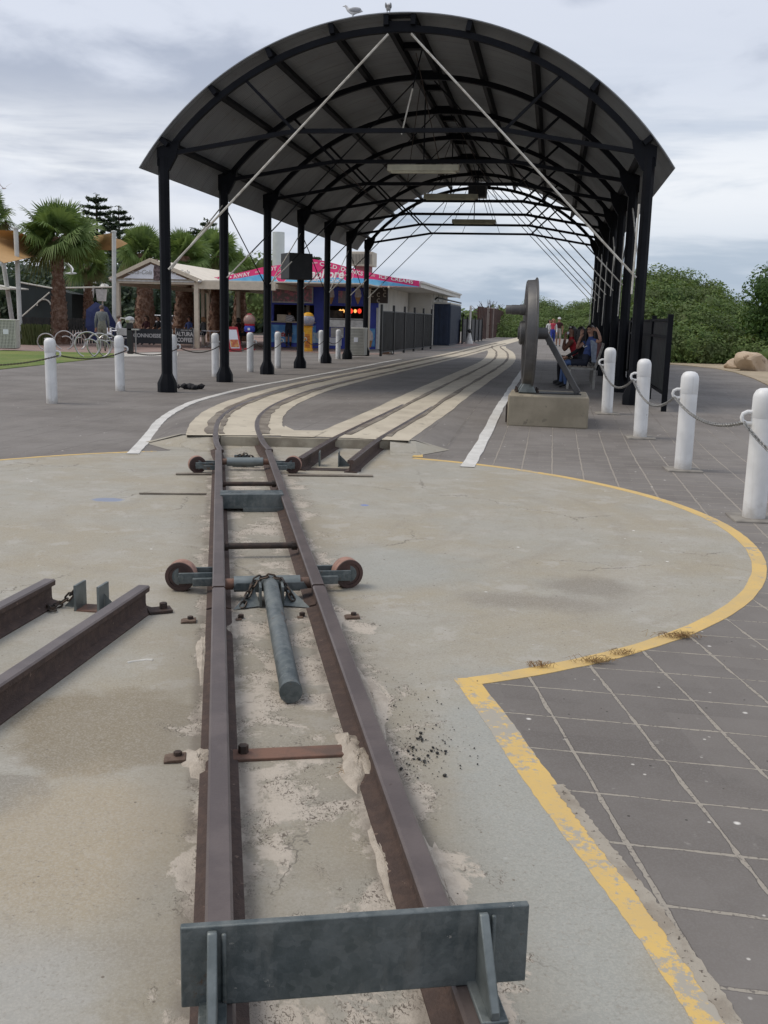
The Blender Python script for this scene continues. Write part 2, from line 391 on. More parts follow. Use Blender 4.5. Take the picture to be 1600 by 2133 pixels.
M['rail_top'] = mat('rail_running_face', (.12, .096, .09), .38, .4, col2=(.155, .125, .115), scale=5, bump=.1, bscale=120, fleck=((.085, .06, .05), 38, .67))
M['rail_side'] = mat('rail_rust', (.066, .044, .037), .8, .1, col2=(.092, .060, .048), scale=22, bump=.4, bscale=110, fleck=((.19, .135, .105), 34, .67))
def galv_mat():
    ma = bpy.data.materials.new('dark_galvanised'); ma.use_nodes = True; b = ma.node_tree.nodes['Principled BSDF']; T = NT(ma.node_tree); o = T.obj(); x, y, z = T.xyz(o)
    c = T.mix(T.ss(T.noise(o, 6, 6, .65), .36, .64), (.075, .095, .10), (.155, .175, .175))
    c = T.mix(T.mul(T.ss(T.noise(T.vec(T.mul(x, 14), T.mul(y, 14), T.mul(z, 3)), 1.0, 5, .65), .52, .66), .5), c, (.20, .215, .21))
    c = T.mix(T.mul(T.ss(T.vor(o, 60, out='Color'), .45, .8), .22), c, (.24, .26, .26))
    c = T.mix(T.ss(T.noise(o, 30, 5, .75), .66, .70), c, (.33, .33, .31))
    c = T.mix(T.mul(T.ss(T.noise(T.vm('ADD', o, (4, 1, 2)), 9, 6, .75), .60, .68), .8), c, (.13, .075, .045))
    T.put(b.inputs['Base Color'], c); b.inputs['Metallic'].default_value = .45; T.put(b.inputs['Roughness'], T.ss(T.noise(o, 12, 4), .3, .7, .40, .68))
    T.put(b.inputs['Normal'], T.bump(T.noise(o, 90, 4), .15)); return ma
M['galv'] = galv_mat()
M['galv_light'] = mat('weathered_galvanised', (.20, .225, .225), .5, .5, col2=(.13, .15, .15), scale=7, bump=.1, bscale=60)
M['rusty_plate'] = mat('rusty_plate', (.185, .10, .07), .8, col2=(.115, .075, .058), scale=9, bump=.3)
M['iron'] = mat('dark_iron', (.045, .036, .032), .75, .3, col2=(.075, .05, .04), scale=20, bump=.3)
M['clip'] = mat('rusty_clip', (.105, .068, .05), .85, .1, col2=(.16, .115, .085), scale=24, bump=.4, bscale=90)
M['chain'] = mat('chain_steel', (.33, .33, .32), .5, .6, col2=(.20, .195, .185), scale=30)
M['chain_dark'] = mat('dark_chain', (.05, .047, .045), .6, .6, col2=(.10, .07, .05), scale=30)
M['tyre'] = mat('polyurethane_tread', (.33, .185, .14), .7, col2=(.20, .115, .085), scale=14)
M['wheel_dark'] = mat('roller_side', (.05, .03, .027), .55, .2, col2=(.085, .045, .038), scale=12)
M['navy'] = mat('blue_black_paint', (.0045, .0052, .0075), .55, col2=(.007, .008, .011), scale=3, bump=.03, bscale=30, spec=.14)
M['roof'] = None
M['rodwhite'] = mat('white_rod', (.62, .60, .54), .6, col2=(.45, .42, .36), scale=8)
M['lampcase'] = mat('lamp_case', (.62, .60, .46), .5, col2=(.5, .48, .37), scale=4)
M['bollard'] = mat('white_bollard_paint', (.74, .745, .74), .42, col2=(.66, .665, .66), scale=4, bump=.03, bscale=20, fleck=((.25, .23, .21), 9, .735))
def bollard_mat():
    ma = bpy.data.materials.new('bollard_paint'); ma.use_nodes = True; b = ma.node_tree.nodes['Principled BSDF']; T = NT(ma.node_tree); o = T.obj(); x, y, z = T.xyz(o)
    oi = T.n('ShaderNodeObjectInfo').outputs['Random']; oo = T.vm('ADD', o, T.vec(T.mul(oi, 37), T.mul(oi, 11), T.mul(oi, 23)))
    c = T.mix(T.ss(T.noise(oo, 5, 5), .4, .65), (.75, .755, .75), (.67, .675, .67))
    c = T.mix(T.mul(T.ss(T.noise(T.vec(T.mul(x, 30), T.mul(y, 30), T.add(T.mul(z, 1.2), T.mul(oi, 9))), 1.0, 4), .54, .72), .35), c, (.50, .48, .44))
    c = T.mix(T.mul(T.ss(T.add(z, T.mul(T.noise(oo, 14, 4), .22)), .27, .08), .75), c, (.36, .33, .29))
    c = T.mix(T.mul(T.ss(T.noise(oo, 11, 5, .7), .68, .70), T.ss(z, .55, .2)), c, (.12, .11, .10))
    T.put(b.inputs['Base Color'], c); b.inputs['Roughness'].default_value = .45; T.put(b.inputs['Normal'], T.bump(T.noise(oo, 22, 3), .08)); return ma
M['bollard'] = bollard_mat()
M['footing'] = mat('bollard_footing', (.27, .25, .22), .9, col2=(.19, .175, .155), scale=5, bump=.3)
M['plinth'] = mat('plinth_concrete', (.30, .262, .195), .88, col2=(.235, .205, .15), scale=2.3, bump=.35, bscale=70, fleck=((.19, .165, .125), 6, .62))
M['wheelpaint'] = mat('wheel_grey_paint', (.070, .069, .070), .45, .15, col2=(.10, .098, .097), scale=5, bump=.08, bscale=60)
M['black'] = mat('black_paint', (.012, .013, .014), .45, col2=(.02, .02, .021), scale=4)
M['fencesheet'] = mat('dark_sheet', (.010, .014, .016), .5, col2=(.017, .021, .023), scale=2)
M['bench'] = mat('bench_timber', (.26, .23, .195), .75, col2=(.18, .155, .13), scale=12, bump=.15)
M['benchmetal'] = mat('bench_frame', (.34, .33, .30), .5, .3, col2=(.26, .25, .23), scale=8)
M['skin'] = mat('skin', (.44, .25, .17), .55, col2=(.38, .20, .135), scale=9)
M['skin_dark'] = mat('skin_tan', (.27, .145, .095), .55, col2=(.22, .115, .075), scale=9)
M['hair'] = mat('black_hair', (.012, .010, .009), .45, col2=(.02, .014, .012), scale=30)
M['hair_brown'] = mat('brown_hair', (.075, .045, .028), .6, col2=(.05, .03, .02), scale=20)
M['hair_fair'] = mat('fair_hair', (.42, .24, .12), .6, col2=(.3, .17, .09), scale=20)
def cloth(n, c, c2=None): return mat(n, c, .85, col2=c2 or tuple(k*.75 for k in c), scale=14, bump=.15, bscale=60)
for n_, c_ in dict(navy_top=(.05, .085, .24), jean=(.075, .13, .28), darkjean=(.022, .027, .045), red=(.42, .02, .03), pinkred=(.50, .05, .09),
                   brown=(.14, .06, .035), whitecloth=(.66, .66, .68), blueleg=(.03, .05, .30), greycloth=(.155, .165, .165), khaki=(.34, .30, .26),
                   blackcloth=(.012, .012, .016), denimjacket=(.27, .31, .38), maroon=(.055, .012, .015), stripe=(.6, .6, .66), plaid=(.16, .075, .075), shoe=(.02, .02, .022), greypants=(.19, .185, .15)).items():
    M[n_] = cloth(n_, c_)
def stripe_mat():
    ma = bpy.data.materials.new('striped_shirt'); ma.use_nodes = True; b = ma.node_tree.nodes['Principled BSDF']; T = NT(ma.node_tree); x, y, z = T.xyz(T.obj())
    f = T.m('GREATER_THAN', T.m('SINE', T.mul(T.add(z, T.mul(x, .25)), 2*math.pi/.075)), .72)
    T.put(b.inputs['Base Color'], T.mix(f, (.68, .67, .70), (.05, .05, .08))); b.inputs['Roughness'].default_value = .9; return ma
M['stripe'] = stripe_mat()
M['timber_beige'] = mat('beige_timber', (.62, .54, .43), .7, col2=(.55, .48, .38), scale=5)
M['canvas'] = mat('cream_canvas', (.74, .68, .58), .8, col2=(.67, .61, .52), scale=1.5)
M['sign_white'] = mat('white_sign', (.80, .81, .85), .5, col2=(.74, .75, .80), scale=2)
M['sign_black'] = mat('black_sign', (.013, .016, .02), .5)
M['grey_letter'] = mat('grey_letter', (.48, .48, .47), .6)
M['white_letter'] = mat('white_letter', (.84, .82, .82), .6)
M['magenta'] = mat('magenta_print', (.72, .035, .19), .55, col2=(.66, .03, .17), scale=2)
M['wave_blue'] = mat('blue_print', (.10, .38, .68), .55, col2=(.20, .52, .76), scale=1.2)
M['wave_peach'] = mat('peach_print', (.62, .36, .31), .55)
M['kiosk_blue'] = mat('royal_blue_wall', (.035, .06, .42), .5, col2=(.028, .05, .34), scale=2)
M['poster_blue'] = mat('sky_blue_poster', (.07, .27, .62), .5, col2=(.18, .45, .75), scale=2.5)
M['kiosk_white'] = mat('white_weatherboard', (.66, .64, .60), .7, col2=(.58, .56, .52), scale=1.4)
M['trim_white'] = mat('white_trim', (.62, .61, .58), .6)
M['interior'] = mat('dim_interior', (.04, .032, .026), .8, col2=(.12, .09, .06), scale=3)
M['amber'] = mat('amber_lamp', (1.0, .55, .16), .5, emit=1.2)
M['redlamp'] = mat('red_lamp', (1.0, .06, .03), .5, emit=1.0)
M['warmwin'] = mat('lit_window', (.9, .85, .6), .5, emit=.75)
M['menu'] = mat('menu_board', (.24, .19, .20), .4, col2=(.62, .22, .28), scale=5.5, lo=.48, hi=.6)
M['brownboard'] = mat('brown_board', (.05, .032, .022), .5)
M['doughnut'] = mat('doughnut_print', (.50, .44, .36), .6)
M['cone'] = mat('cone_print', (.55, .29, .12), .7)
M['icecream'] = mat('icecream_print', (.70, .63, .60), .6, col2=(.6, .5, .47), scale=8)
M['red_frame'] = mat('red_frame', (.50, .018, .035), .5)
M['yellow_box'] = mat('yellow_box', (.72, .36, .015), .5)
M['globe'] = mat('sweet_globe', (.30, .24, .21), .25, col2=(.45, .22, .18), scale=22)
M['globe_blue'] = mat('sweets_globe', (.24, .27, .34), .25, col2=(.40, .33, .33), scale=16)
M['bin'] = mat('slatted_grey', (.56, .55, .49), .6, col2=(.48, .47, .42), scale=3)
M['bin_dark'] = mat('bin_dark', (.10, .095, .085), .7)
M['container'] = mat('navy_container', (.014, .026, .058), .5, col2=(.010, .02, .046), scale=2)
M['mesh_dark'] = mat('shade_mesh', (.045, .046, .05), .8, col2=(.07, .07, .073), scale=2)
M['rust'] = mat('rust_sheet', (.075, .038, .03), .85, col2=(.05, .028, .024), scale=5)
M['pier'] = mat('stone_pier', (.30, .255, .225), .85, col2=(.24, .20, .18), scale=3, bump=.3)
M['dgreen'] = mat('dark_green_fence', (.009, .017, .015), .7)
M['sail'] = mat('tan_sail', (.44, .27, .115), .85, col2=(.39, .235, .10), scale=.8)
M['pole'] = mat('white_pole', (.56, .57, .55), .5, col2=(.48, .49, .47), scale=2)
M['tent'] = mat('dark_tent', (.014, .022, .022), .7, col2=(.02, .03, .029), scale=1)
M['steel'] = mat('bright_steel', (.52, .51, .49), .3, .75, col2=(.42, .41, .39), scale=6)
M['trunk'] = mat('palm_trunk', (.14, .072, .045), .95, col2=(.26, .175, .13), scale=7, bump=.9, bscale=18)
M['bark'] = mat('bark', (.09, .07, .05), .95, col2=(.13, .10, .075), scale=6, bump=.5)
M['palm'] = leafmat('palm_leaf', (.075, .13, .032), (.18, .255, .09), trans=.3)
M['palm_old'] = leafmat('palm_leaf_dry', (.09, .10, .035), (.16, .14, .06))
M['pine'] = leafmat('pine_needles', (.034, .056, .036), (.06, .086, .052), trans=.15)
M['bush'] = leafmat('coastal_leaf', (.08, .14, .04), (.175, .24, .08), (.115, .15, .06), trans=.28)
M['bush_dark'] = leafmat('dark_leaf', (.035, .08, .02), (.07, .13, .03), trans=.2)
M['twig'] = mat('dry_twig', (.13, .10, .10), .9)
M['weed'] = mat('dry_weed', (.24, .14, .06), .9, col2=(.34, .24, .11), scale=30)
M['rock'] = mat('sandstone', (.52, .41, .30), .9, col2=(.42, .32, .225), scale=1.6, bump=.6, bscale=9, fleck=((.25, .18, .12), 4, .6))
M['sand'] = mat('sand_verge', (.40, .33, .235), .95, col2=(.30, .25, .17), scale=2.2, bump=.6, bscale=14)
M['brick'] = mat('red_brick_paving', (.27, .19, .165), .85, col2=(.22, .155, .135), scale=1.4, bump=.2)
M['pad'] = mat('pale_concrete', (.46, .44, .40), .85, col2=(.40, .38, .34), scale=2)
M['coal'] = mat('coal', (.014, .013, .012), .6)
M['gull'] = mat('gull_white', (.70, .70, .70), .7, col2=(.6, .6, .61), scale=12)
M['gull_wing'] = mat('gull_grey', (.36, .37, .39), .7)
M['beak'] = mat('gull_beak', (.10, .06, .05), .5)
M['ac'] = mat('cooler_case', (.42, .38, .31), .6, col2=(.35, .31, .26), scale=2)
M['flue'] = mat('pale_flue', (.50, .54, .53), .6, col2=(.43, .47, .46), scale=1)
M['umbrella'] = mat('navy_umbrella', (.012, .02, .085), .7)
M['car'] = mat('white_car', (.6, .6, .6), .3)
M['bone'] = mat('white_plastic_strip', (.72, .70, .64), .6)

ma = bpy.data.materials.new('corrugated_roof'); ma.use_nodes = True
_b = ma.node_tree.nodes['Principled BSDF']; T = NT(ma.node_tree); o = T.obj(); x, y, z = T.xyz(o)
c = T.mix(T.ss(T.noise(o, .9, 4), .35, .65), (.27, .285, .30), (.215, .227, .24))
c = T.mix(T.mul(T.ss(T.noise(T.vec(T.mul(x, .5), T.mul(y, 9.0), T.mul(z, .5)), 1.0, 3), .5, .7), .4), c, (.18, .175, .165))
c = T.mix(T.mul(T.m('LESS_THAN', T.m('FRACT', T.m('DIVIDE', y, .762)), .035), .55), c, (.09, .09, .09))
c = T.mix(T.mul(T.ss(T.noise(o, 2.2, 6, .7), .58, .72), .5), c, (.16, .125, .095))
T.put(_b.inputs['Base Color'], c); _b.inputs['Roughness'].default_value = .55; _b.inputs['Metallic'].default_value = .15
T.put(_b.inputs['Normal'], T.bump(T.m('SINE', T.mul(y, 2*math.pi/.076)), .6, .012))
M['roof'] = ma
def grass_mat():
    ma = bpy.data.materials.new('lawn'); ma.use_nodes = True
    b = ma.node_tree.nodes['Principled BSDF']; T = NT(ma.node_tree); o = T.obj()
    c = T.mix(T.ss(T.noise(o, .5, 4), .4, .62), (.10, .165, .022), (.175, .21, .045))
    c = T.mix(T.ss(T.noise(o, 6, 4), .52, .68), c, (.19, .19, .07))
    T.put(b.inputs['Base Color'], c); b.inputs['Roughness'].default_value = .9
    T.put(b.inputs['Normal'], T.bump(T.noise(o, 30, 4), .8, .05)); return ma
M['grass'] = grass_mat()

# ------------------------------------------------------------------ ground
def sheet(name, mat_, poly, dz, step=None, kind='structure'):   # flat polygon draped on the ground
    mb = MB(); mb.poly([V(p[0], p[1], gz(p[0], p[1])+dz) for p in poly])
    me_o = mb.build(name, mat_, smooth=False)
    bm = bmesh.new(); bm.from_mesh(me_o.data); bmesh.ops.triangulate(bm, faces=bm.faces)
    ex = bmesh.ops.extrude_edge_only(bm, edges=[e for e in bm.edges if e.is_boundary])
    for v_ in ex['geom']:
        if isinstance(v_, bmesh.types.BMVert): v_.co.z -= .03
    bm.to_mesh(me_o.data); bm.free()
    return tag(me_o, kind=kind)
def ribbon(name, mat_, path, half, dz, zf=None, kind='structure', wob=0.0, parent=None):
    mb = MB(); L = []
    for i, p in enumerate(path):
        t = (path[min(i+1, len(path)-1)]-path[max(i-1, 0)]); t.z = 0; t.normalize(); n = V(t.y, -t.x, 0)
        a, b = half if isinstance(half, tuple) else (-half, half)
        for q in (a+random.uniform(-wob, wob), b+random.uniform(-wob, wob)):
            k = p+n*q; zz = zf(k.x, k.y) if zf else gz(k.x, k.y); L.append(V(k.x, k.y, zz+dz))
    b0 = mb.addv(L)
    mb.addf([(2*i, 2*i+1, 2*i+3, 2*i+2) for i in range(len(path)-1)], b0)
    for k in (0, 1):
        b1 = mb.addv([q-V(0, 0, .02) for q in L[k::2]]); mb.addf([(b0+2*i+k, b0+2*i+2+k, b1+i+1, b1+i) for i in range(len(path)-1)])
    o = mb.build(name, mat_, parent, smooth=False)
    return tag(o, kind=kind) if kind else o
def spline(pts, n=8):
    P = [Vector((*p, 0)) if len(p) == 2 else Vector(p) for p in pts]; out = []
    for i in range(len(P)-1):
        p0, p1, p2, p3 = P[max(i-1, 0)], P[i], P[i+1], P[min(i+2, len(P)-1)]
        for k in range(n):
            t = k/n
            out.append(.5*((2*p1)+(p2-p0)*t+(2*p0-5*p1+4*p2-p3)*t*t+(3*p1-p0-3*p2+p3)*t**3))
    out.append(P[-1]); return out

mb = MB()
xs = [-500, -120, -60, -40]+[-30+k for k in range(0, 25)]+[-5+.5*k for k in range(24)]+[7+k for k in range(0, 24)]+[40, 60, 120, 500]
ys = [-300, -60, -20, -5, 0, 5, 10, 11]+[11.2+.35*k for k in range(19)]+[18.2, 20, 24, 30, 40, 60, 90, 140, 300, 900]
b = mb.addv([V(x_, y_, gz(x_, y_)) for y_ in ys for x_ in xs]); nx = len(xs)
mb.addf([(j*nx+i, j*nx+i+1, (j+1)*nx+i+1, (j+1)*nx+i) for j in range(len(ys)-1) for i in range(nx-1)], b)
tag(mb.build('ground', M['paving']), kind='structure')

CC = V(-1.13, 7.43, 0); CRAD = 3.80
def arc(a0, a1, n, r): return [(CC.x+r*math.cos(R_(a0+(a1-a0)*k/n)), CC.y+r*math.sin(R_(a0+(a1-a0)*k/n))) for k in range(n+1)]
a_near = math.degrees(math.atan2(4.03-7.43, .36+1.13)); a_far = math.degrees(math.atan2(11.03-7.43, .33+1.13))
line_in = [(.74, 1.2), (.73, 1.7), (.715, 2.0), (.655, 2.33), (.575, 2.75), (.49, 3.13), (.46, 3.33), (.405, 3.68), (.33, 4.05)]
line_out = [(.87, 1.2), (.84, 1.7), (.79, 1.95), (.735, 2.33), (.66, 2.66), (.605, 2.97), (.55, 3.23), (.48, 3.62), (.40, 4.01)]
right_arc = arc(a_near, a_far, 60, CRAD)
left_arc = arc(110, 190, 40, CRAD)
poly = line_in[:-1]+right_arc+[(.38, 11.62), (-2.46, 11.62), (-2.42, 11.0)]+left_arc+[(-5.2, 5.5), (-5.2, -2.5), (.80, -2.5)]
sheet('turntable_floor', M['concrete'], poly, .003)
npoly = line_out[:-1]+arc(a_near+.6, -22, 30, CRAD-.02)+[(5.5, 5.6), (5.5, -2.5), (.9, -2.5)]
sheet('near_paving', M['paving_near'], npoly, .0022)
ring = [V(*p, 0) for p in arc(a_near+.3, a_far-.5, 90, CRAD-.04)]
ribbon('yellow_ring_line', M['yellow'], ring, (-.045, .045), .0048, wob=.003)
ring2 = [V(*p, 0) for p in arc(112, 152, 50, CRAD-.02)]
ribbon('yellow_ring_line', M['yellow'], ring2, (-.03, .03), .0055, wob=.006)
mid = spline([((a[0]+b_[0])/2, (a[1]+b_[1])/2) for a, b_ in zip(line_in, line_out)], 10)
ribbon('yellow_edge_line', M['yellow_worn'], mid, (-.052, .050), .0042, wob=.003)
sheet('yellow_corner_mark', M['yellow'], [(.30, 11.02), (.42, 11.0), (.43, 11.4), (.37, 11.4)], .0065)
ribbon('sand_drift', mat('drifted_sand', (.36, .325, .27), .95, col2=(.27, .235, .19), scale=8, bump=.5, bscale=120, fleck=((.08, .065, .05), 60, .62)),
       spline([(.845, 1.3), (.80, 1.9), (.735, 2.35), (.655, 2.75), (.60, 3.05)], 30), (-.022, .020), .0052, wob=.004)

# ---- tracks beyond the turntable, set in a low concrete slab
T1 = spline([(-1.47, 10.32), (-1.63, 11.0), (-1.86, 12.3), (-2.0, 13.4), (-2.07, 14.5), (-2.06, 15.9), (-1.94, 17.6), (-1.72, 19.5), (-1.38, 21.6), (-.9, 24.0), (-.2, 27.2),
             (.45, 30.2), (1.55, 35.6), (2.75, 41.5), (4.0, 48.2), (4.95, 53.5), (6.1, 60), (7.3, 66.5), (9.6, 79), (12.4, 94), (15, 108), (19, 125)], 5)
T2 = spline([(-.60, 9.75), (-.375, 11.4), (-.1, 12.97), (.45, 16), (1.10, 19.7), (2.06, 25.1), (3.06, 30.7), (3.7, 34.5), (4.35, 39), (4.95, 44), (5.42, 48.7), (5.75, 53.2), (6.12, 57.5), (6.9, 63.5), (7.6, 67.8), (9.75, 79.5)], 5)
SLABZ = .118
def zslab(x, y): return max(SLABZ, gz(x, y)+.012)
def lats(path):
    out = []
    for i in range(len(path)):
        t = path[min(i+1, len(path)-1)]-path[max(i-1, 0)]; t.z = 0; t.normalize(); out.append(V(t.y, -t.x, 0))
    return out
def xat(path, y, off):
    L = lats(path)
    pts = [p+l*off for p, l in zip(path, L)]
    for a, b_ in zip(pts[:-1], pts[1:]):
        if a.y <= y <= b_.y: return a.x+(b_.x-a.x)*(y-a.y)/(b_.y-a.y+1e-9)
    return pts[-1].x
YS0 = 11.62
yy = [YS0+.25*k for k in range(0, 40)]+[22+1.0*k for k in range(0, 34)]
mb = MB(); L = []
for y_ in yy:
    xl = xat(T1, y_, -.66); xr = max(xat(T2, y_, .68), xat(T1, y_, .66)) if y_ < 66 else xat(T1, y_, .66)
    row = [xl-.45, xl]+[xl+(xr-xl)*k/6 for k in range(1, 6)]+[xr, xr+.4]
    for i, x_ in enumerate(row):
        z_ = gz(x_, y_)-.01 if i in (0, len(row)-1) else zslab(x_, y_)
        L.append(V(x_, y_, z_))
b = mb.addv(L); nc = 9
mb.addf([(j*nc+i, j*nc+i+1, (j+1)*nc+i+1, (j+1)*nc+i) for j in range(len(yy)-1) for i in range(nc-1)], b)
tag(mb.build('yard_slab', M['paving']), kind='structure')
# the step at the slab's front edge
xl, xr = xat(T1, YS0, -.66), xat(T2, YS0, .68)
mb = MB(); mb.box(((-1.95+.05)/2, YS0-.01, .058), (2.0, .04, .116)); tag(mb.build('slab_step', M['stepface'], bevel=.008), kind='structure')
for nm, pts in (('slab_ramp', [(-2.46, 11.10, .004), (-1.93, 11.06, .004), (-1.95, YS0+.03, SLABZ+.002), (xl-.02, YS0+.06, SLABZ+.002), (xl-.47, YS0+.06, .004)]),
                ('slab_ramp', [(.05, 11.10, .004), (.36, 11.12, .004), (xr+.41, YS0+.05, .008), (xr, YS0+.05, SLABZ+.002), (.05, YS0+.03, SLABZ+.002)])):
    mb = MB(); mb.poly([V(*p) for p in pts])
    tag(mb.build(nm, M['concrete'], smooth=False), kind='structure')
def cut(path, y0, y1): return [p for p in path if y0 <= p.y <= y1]
P1 = [V(xat(T1, YS0, 0), YS0, 0)]+cut(T1, YS0+.05, 112); P2 = [V(xat(T2, YS0, 0), YS0, 0)]+cut(T2, YS0+.05, 60)
ribbon('cream_track_band', M['cream'], P1, (-.60, .59), .006, zslab, wob=.010)
ribbon('cream_track_band', M['cream'], P2, (-.58, .62), .0045, zslab, wob=.010)
mb = MB(); mb.poly([V(xat(T1, YS0, .5), YS0, SLABZ+.0085), V(xat(T2, YS0, -.5), YS0, SLABZ+.0085), V(xat(T2, 12.5, -.55), 12.35, SLABZ+.0085), V(xat(T1, 12.35, .6)+.12, 12.28, SLABZ+.0085), V(xat(T1, 12.7, .6), 12.8, SLABZ+.0085)])
tag(mb.build('cream_crossing_band', M['cream'], smooth=False), kind='structure')
for path in (P1, P2):
    for a, b_ in ((-.225, -.15), (.262, .34)) if path is P2 else ((-.225, -.16), (.27, .40), (-.38, -.275)):
        ribbon('flangeway_dirt', M['dirt'], cut(path, 11.7, 70), (a, b_), .0125, zslab, wob=.02)

RAILP = [(-.064, 0), (.064, 0), (.064, .010), (.014, .022), (.010, .034), (.010, .092), (.031, .100), (.033, .124), (.026, .131), (-.026, .131), (-.033, .124), (-.031, .100), (-.010, .092), (-.010, .034), (-.014, .022), (-.064, .010)]
def rail(path, lat_off, parent, z0=0.0):
    L = lats(path); pts = [p+l*lat_off+V(0, 0, z0) for p, l in zip(path, L)]
    mb = MB(); n = len(RAILP); b = len(mb.v)
    for p, l in zip(pts, L): mb.addv([p+l*a+V(0, 0, z_) for a, z_ in RAILP])
    for i in range(len(pts)-1):
        for k in range(n):
            k2 = (k+1) % n; mb.cur = 1 if k in (7, 8, 9) else 0
            mb.addf([(b+i*n+k, b+(i+1)*n+k, b+(i+1)*n+k2, b+i*n+k2)])
    mb.cur = 0; mb.addf([[b+k for k in range(n)], [b+(len(pts)-1)*n+k for k in reversed(range(n))]])
    return mb.build('rail', [M['rail_side'], M['rail_top']], parent, world=True, ang=25)
GA = .258
t = thing('curved_track', 'rusty narrow gauge track curving left out of the turntable in cream concrete', 'railway track', (-1.47, 10.32, 0))
for s_ in (-1, 1): rail(T1, s_*GA, t, .0)
t = thing('straight_track', 'rusty narrow gauge track running straight from the turntable beside the wheel plinth', 'railway track', (-.6, 9.75, 0))
for s_ in (-1, 1): rail(T2, s_*GA, t, .0)
mb = MB(); mb.box((0, .14, .005), (.72, .16, .010)); mb.build('sole_plate', M['iron'], t, bevel=.003)
for s_ in (-1, 1):
    mb = MB(); mb.box((s_*.10+.02, .42, .075), (.012, .16, .15)); mb.prism([(0, .005), (.12, .005), (0, .12)], .012, None, (s_*.10+.026, .42, 0)) if s_ > 0 else None
    mb.build('locking_bracket', M['galv'], t)

# ---- turntable bridge
tt = thing('turntable', 'rusty hand turned railway turntable with two rails, cross bars and four side rollers', 'turntable', PV, TH)
for s_ in (-1, 1):
    o = rail([PV+TD*k for k in (-2.70, -1, 1, 2.68)], s_*GA, tt)
for y_, r_ in ((-1.55, .020), (.84, .020)):
    mb = MB(); mb.tube([(-.245, y_, .075), (.245, y_, .075)], r_, 10)
    for s_ in (-1, 1): mb.tube([(s_*.235, y_, .075), (s_*.20, y_, .075)], .03, 8)
    mb.build('cross_bar', M['iron'], tt)
mb = MB(); mb.box((0, -.05, .085), (.49, .012, .11)); mb.box((0, .05, .135), (.49, .19, .010)); mb.box((0, .05, .035), (.49, .19, .010))
mb.box((.1, -.06, .02), (.34, .02, .03)); mb.box((-.12, .052, .141), (.08, .03, .002)); mb.build('girder', M['galv'], tt, bevel=.003)
for sy, yc in ((-1, -2.50), (1, 2.12)):
    mb = MB(); mb.tube([(-.245, yc, .085), (.245, yc, .085)], .030, 14); mb.build('axle', M['rusty_plate'], tt)
    mb = MB(); mb.tube([(-.178, yc, .085), (.178, yc, .085)], .043, 18); mb.build('sleeve', M['galv_light'], tt)
    for sx in (-1, 1):
        mb = MB(); yw = yc+.20*(1 if sy < 0 else -1)
        for dy in (-.062, .062):
            mb.beam((sx*.285, yw+dy, .085), (sx*.475, yw+dy, .085), .013, .062)
        mb.beam((sx*.285, yw-.082, .068), (sx*.40, yw-.082, .068), .028, .045)
        arm = mb.build('roller_arm', M['galv'], tt, bevel=.004)
        Mx = Matrix.Rotation(R_(90), 3, 'X'); rw = .083
        mb = MB(); Mr = Matrix.Rotation(-sx*sy*R_(11), 3, 'Z') @ Mx; mb.lathe([(.046, -.036), (.060, -.036), (.062, -.042), (rw-.003, -.042), (rw, -.038), (rw, .038), (rw-.003, .042), (.062, .042), (.060, .036), (.046, .036)], 32, (sx*.462, yw, rw+.004), Mr)
        for i in range(len(mb.mi)):
            ring_i = i//32
            mb.mi[i] = 1 if ring_i in (4,) else 0
        wl = mb.build('roller', [M['wheel_dark'], M['tyre']], tt)
        mb = MB(); mb.tube([(sx*.462, yw-.075, rw+.004), (sx*.462, yw+.075, rw+.004)], .017, 8); mb.lathe([(.05, -.034), (.05, .034)], 20, (sx*.462, yw, rw+.004), Mx); mb.build('hub', M['galv'], wl)
# towing pole lying towards the camera
mb = MB(); pz = .082
mb.tube([(.015, -2.52, pz+.012), (.018, -3.2, .062), (.022, -4.02, .052)], .043, 20)
mb.lathe([(.046, 0), (.046, .035)], 20, (.0215, -3.985, .0525), Matrix.Rotation(R_(90), 3, 'X'))
pole = mb.build('push_pole', M['galv'], tt)
for s_ in (-1, 1):
    mb = MB(); mb.prism([(0, 0), (.15, .02), (.13, .055), (0, .055)], .012, Matrix.Diagonal((s_, 1, 1)), (.016+s_*.05, -2.545, .045)); mb.box((.016+s_*.058, -2.62, .062), (.012, .14, .105))
    mb.poly([(.016+s_*.06, -2.68, .012), (.016+s_*.2, -2.72, .008), (.016+s_*.09, -2.56, .085)]); mb.build('pole_bracket', M['galv'], tt)
def chain_mesh(mb, pts, L=.05, r=.006, wd=.018):
    pts = [Vector(p) for p in pts]; d = [0]
    for a, b_ in zip(pts[:-1], pts[1:]): d.append(d[-1]+(b_-a).length)
    tot = d[-1]; n = max(2, int(tot/(L*.72))); k = 0
    def at(s_):
        for i in range(len(d)-1):
            if s_ <= d[i+1]+1e-9: return pts[i]+(pts[i+1]-pts[i])*((s_-d[i])/max(1e-9, d[i+1]-d[i]))
        return pts[-1]
    for i in range(n):
        c = at(tot*(i+.5)/n); t_ = (at(min(tot, tot*(i+1)/n))-at(tot*i/n)).normalized()
        up = V(0, 0, 1) if abs(t_.z) < .95 else V(1, 0, 0)
        x_ = t_.cross(up).normalized(); y_ = x_.cross(t_)
        if i % 2: x_, y_ = y_, -x_
        hl = L/2-wd/2; loop = []
        for q in range(10):
            a = 2*math.pi*q/10; ca, sa = math.cos(a), math.sin(a)
            loop.append(c+t_*((hl if ca > 0 else -hl)+ca*wd*.5)+x_*(sa*wd*.62))
        mb.tube(loop, r, 5, closed=True)
    return mb
def sag(p, q, s_, n=14):
    p = Vector(p); q = Vector(q)
    return [p.lerp(q, k/n)-V(0, 0, s_*4*(k/n)*(1-k/n)) for k in range(n+1)]
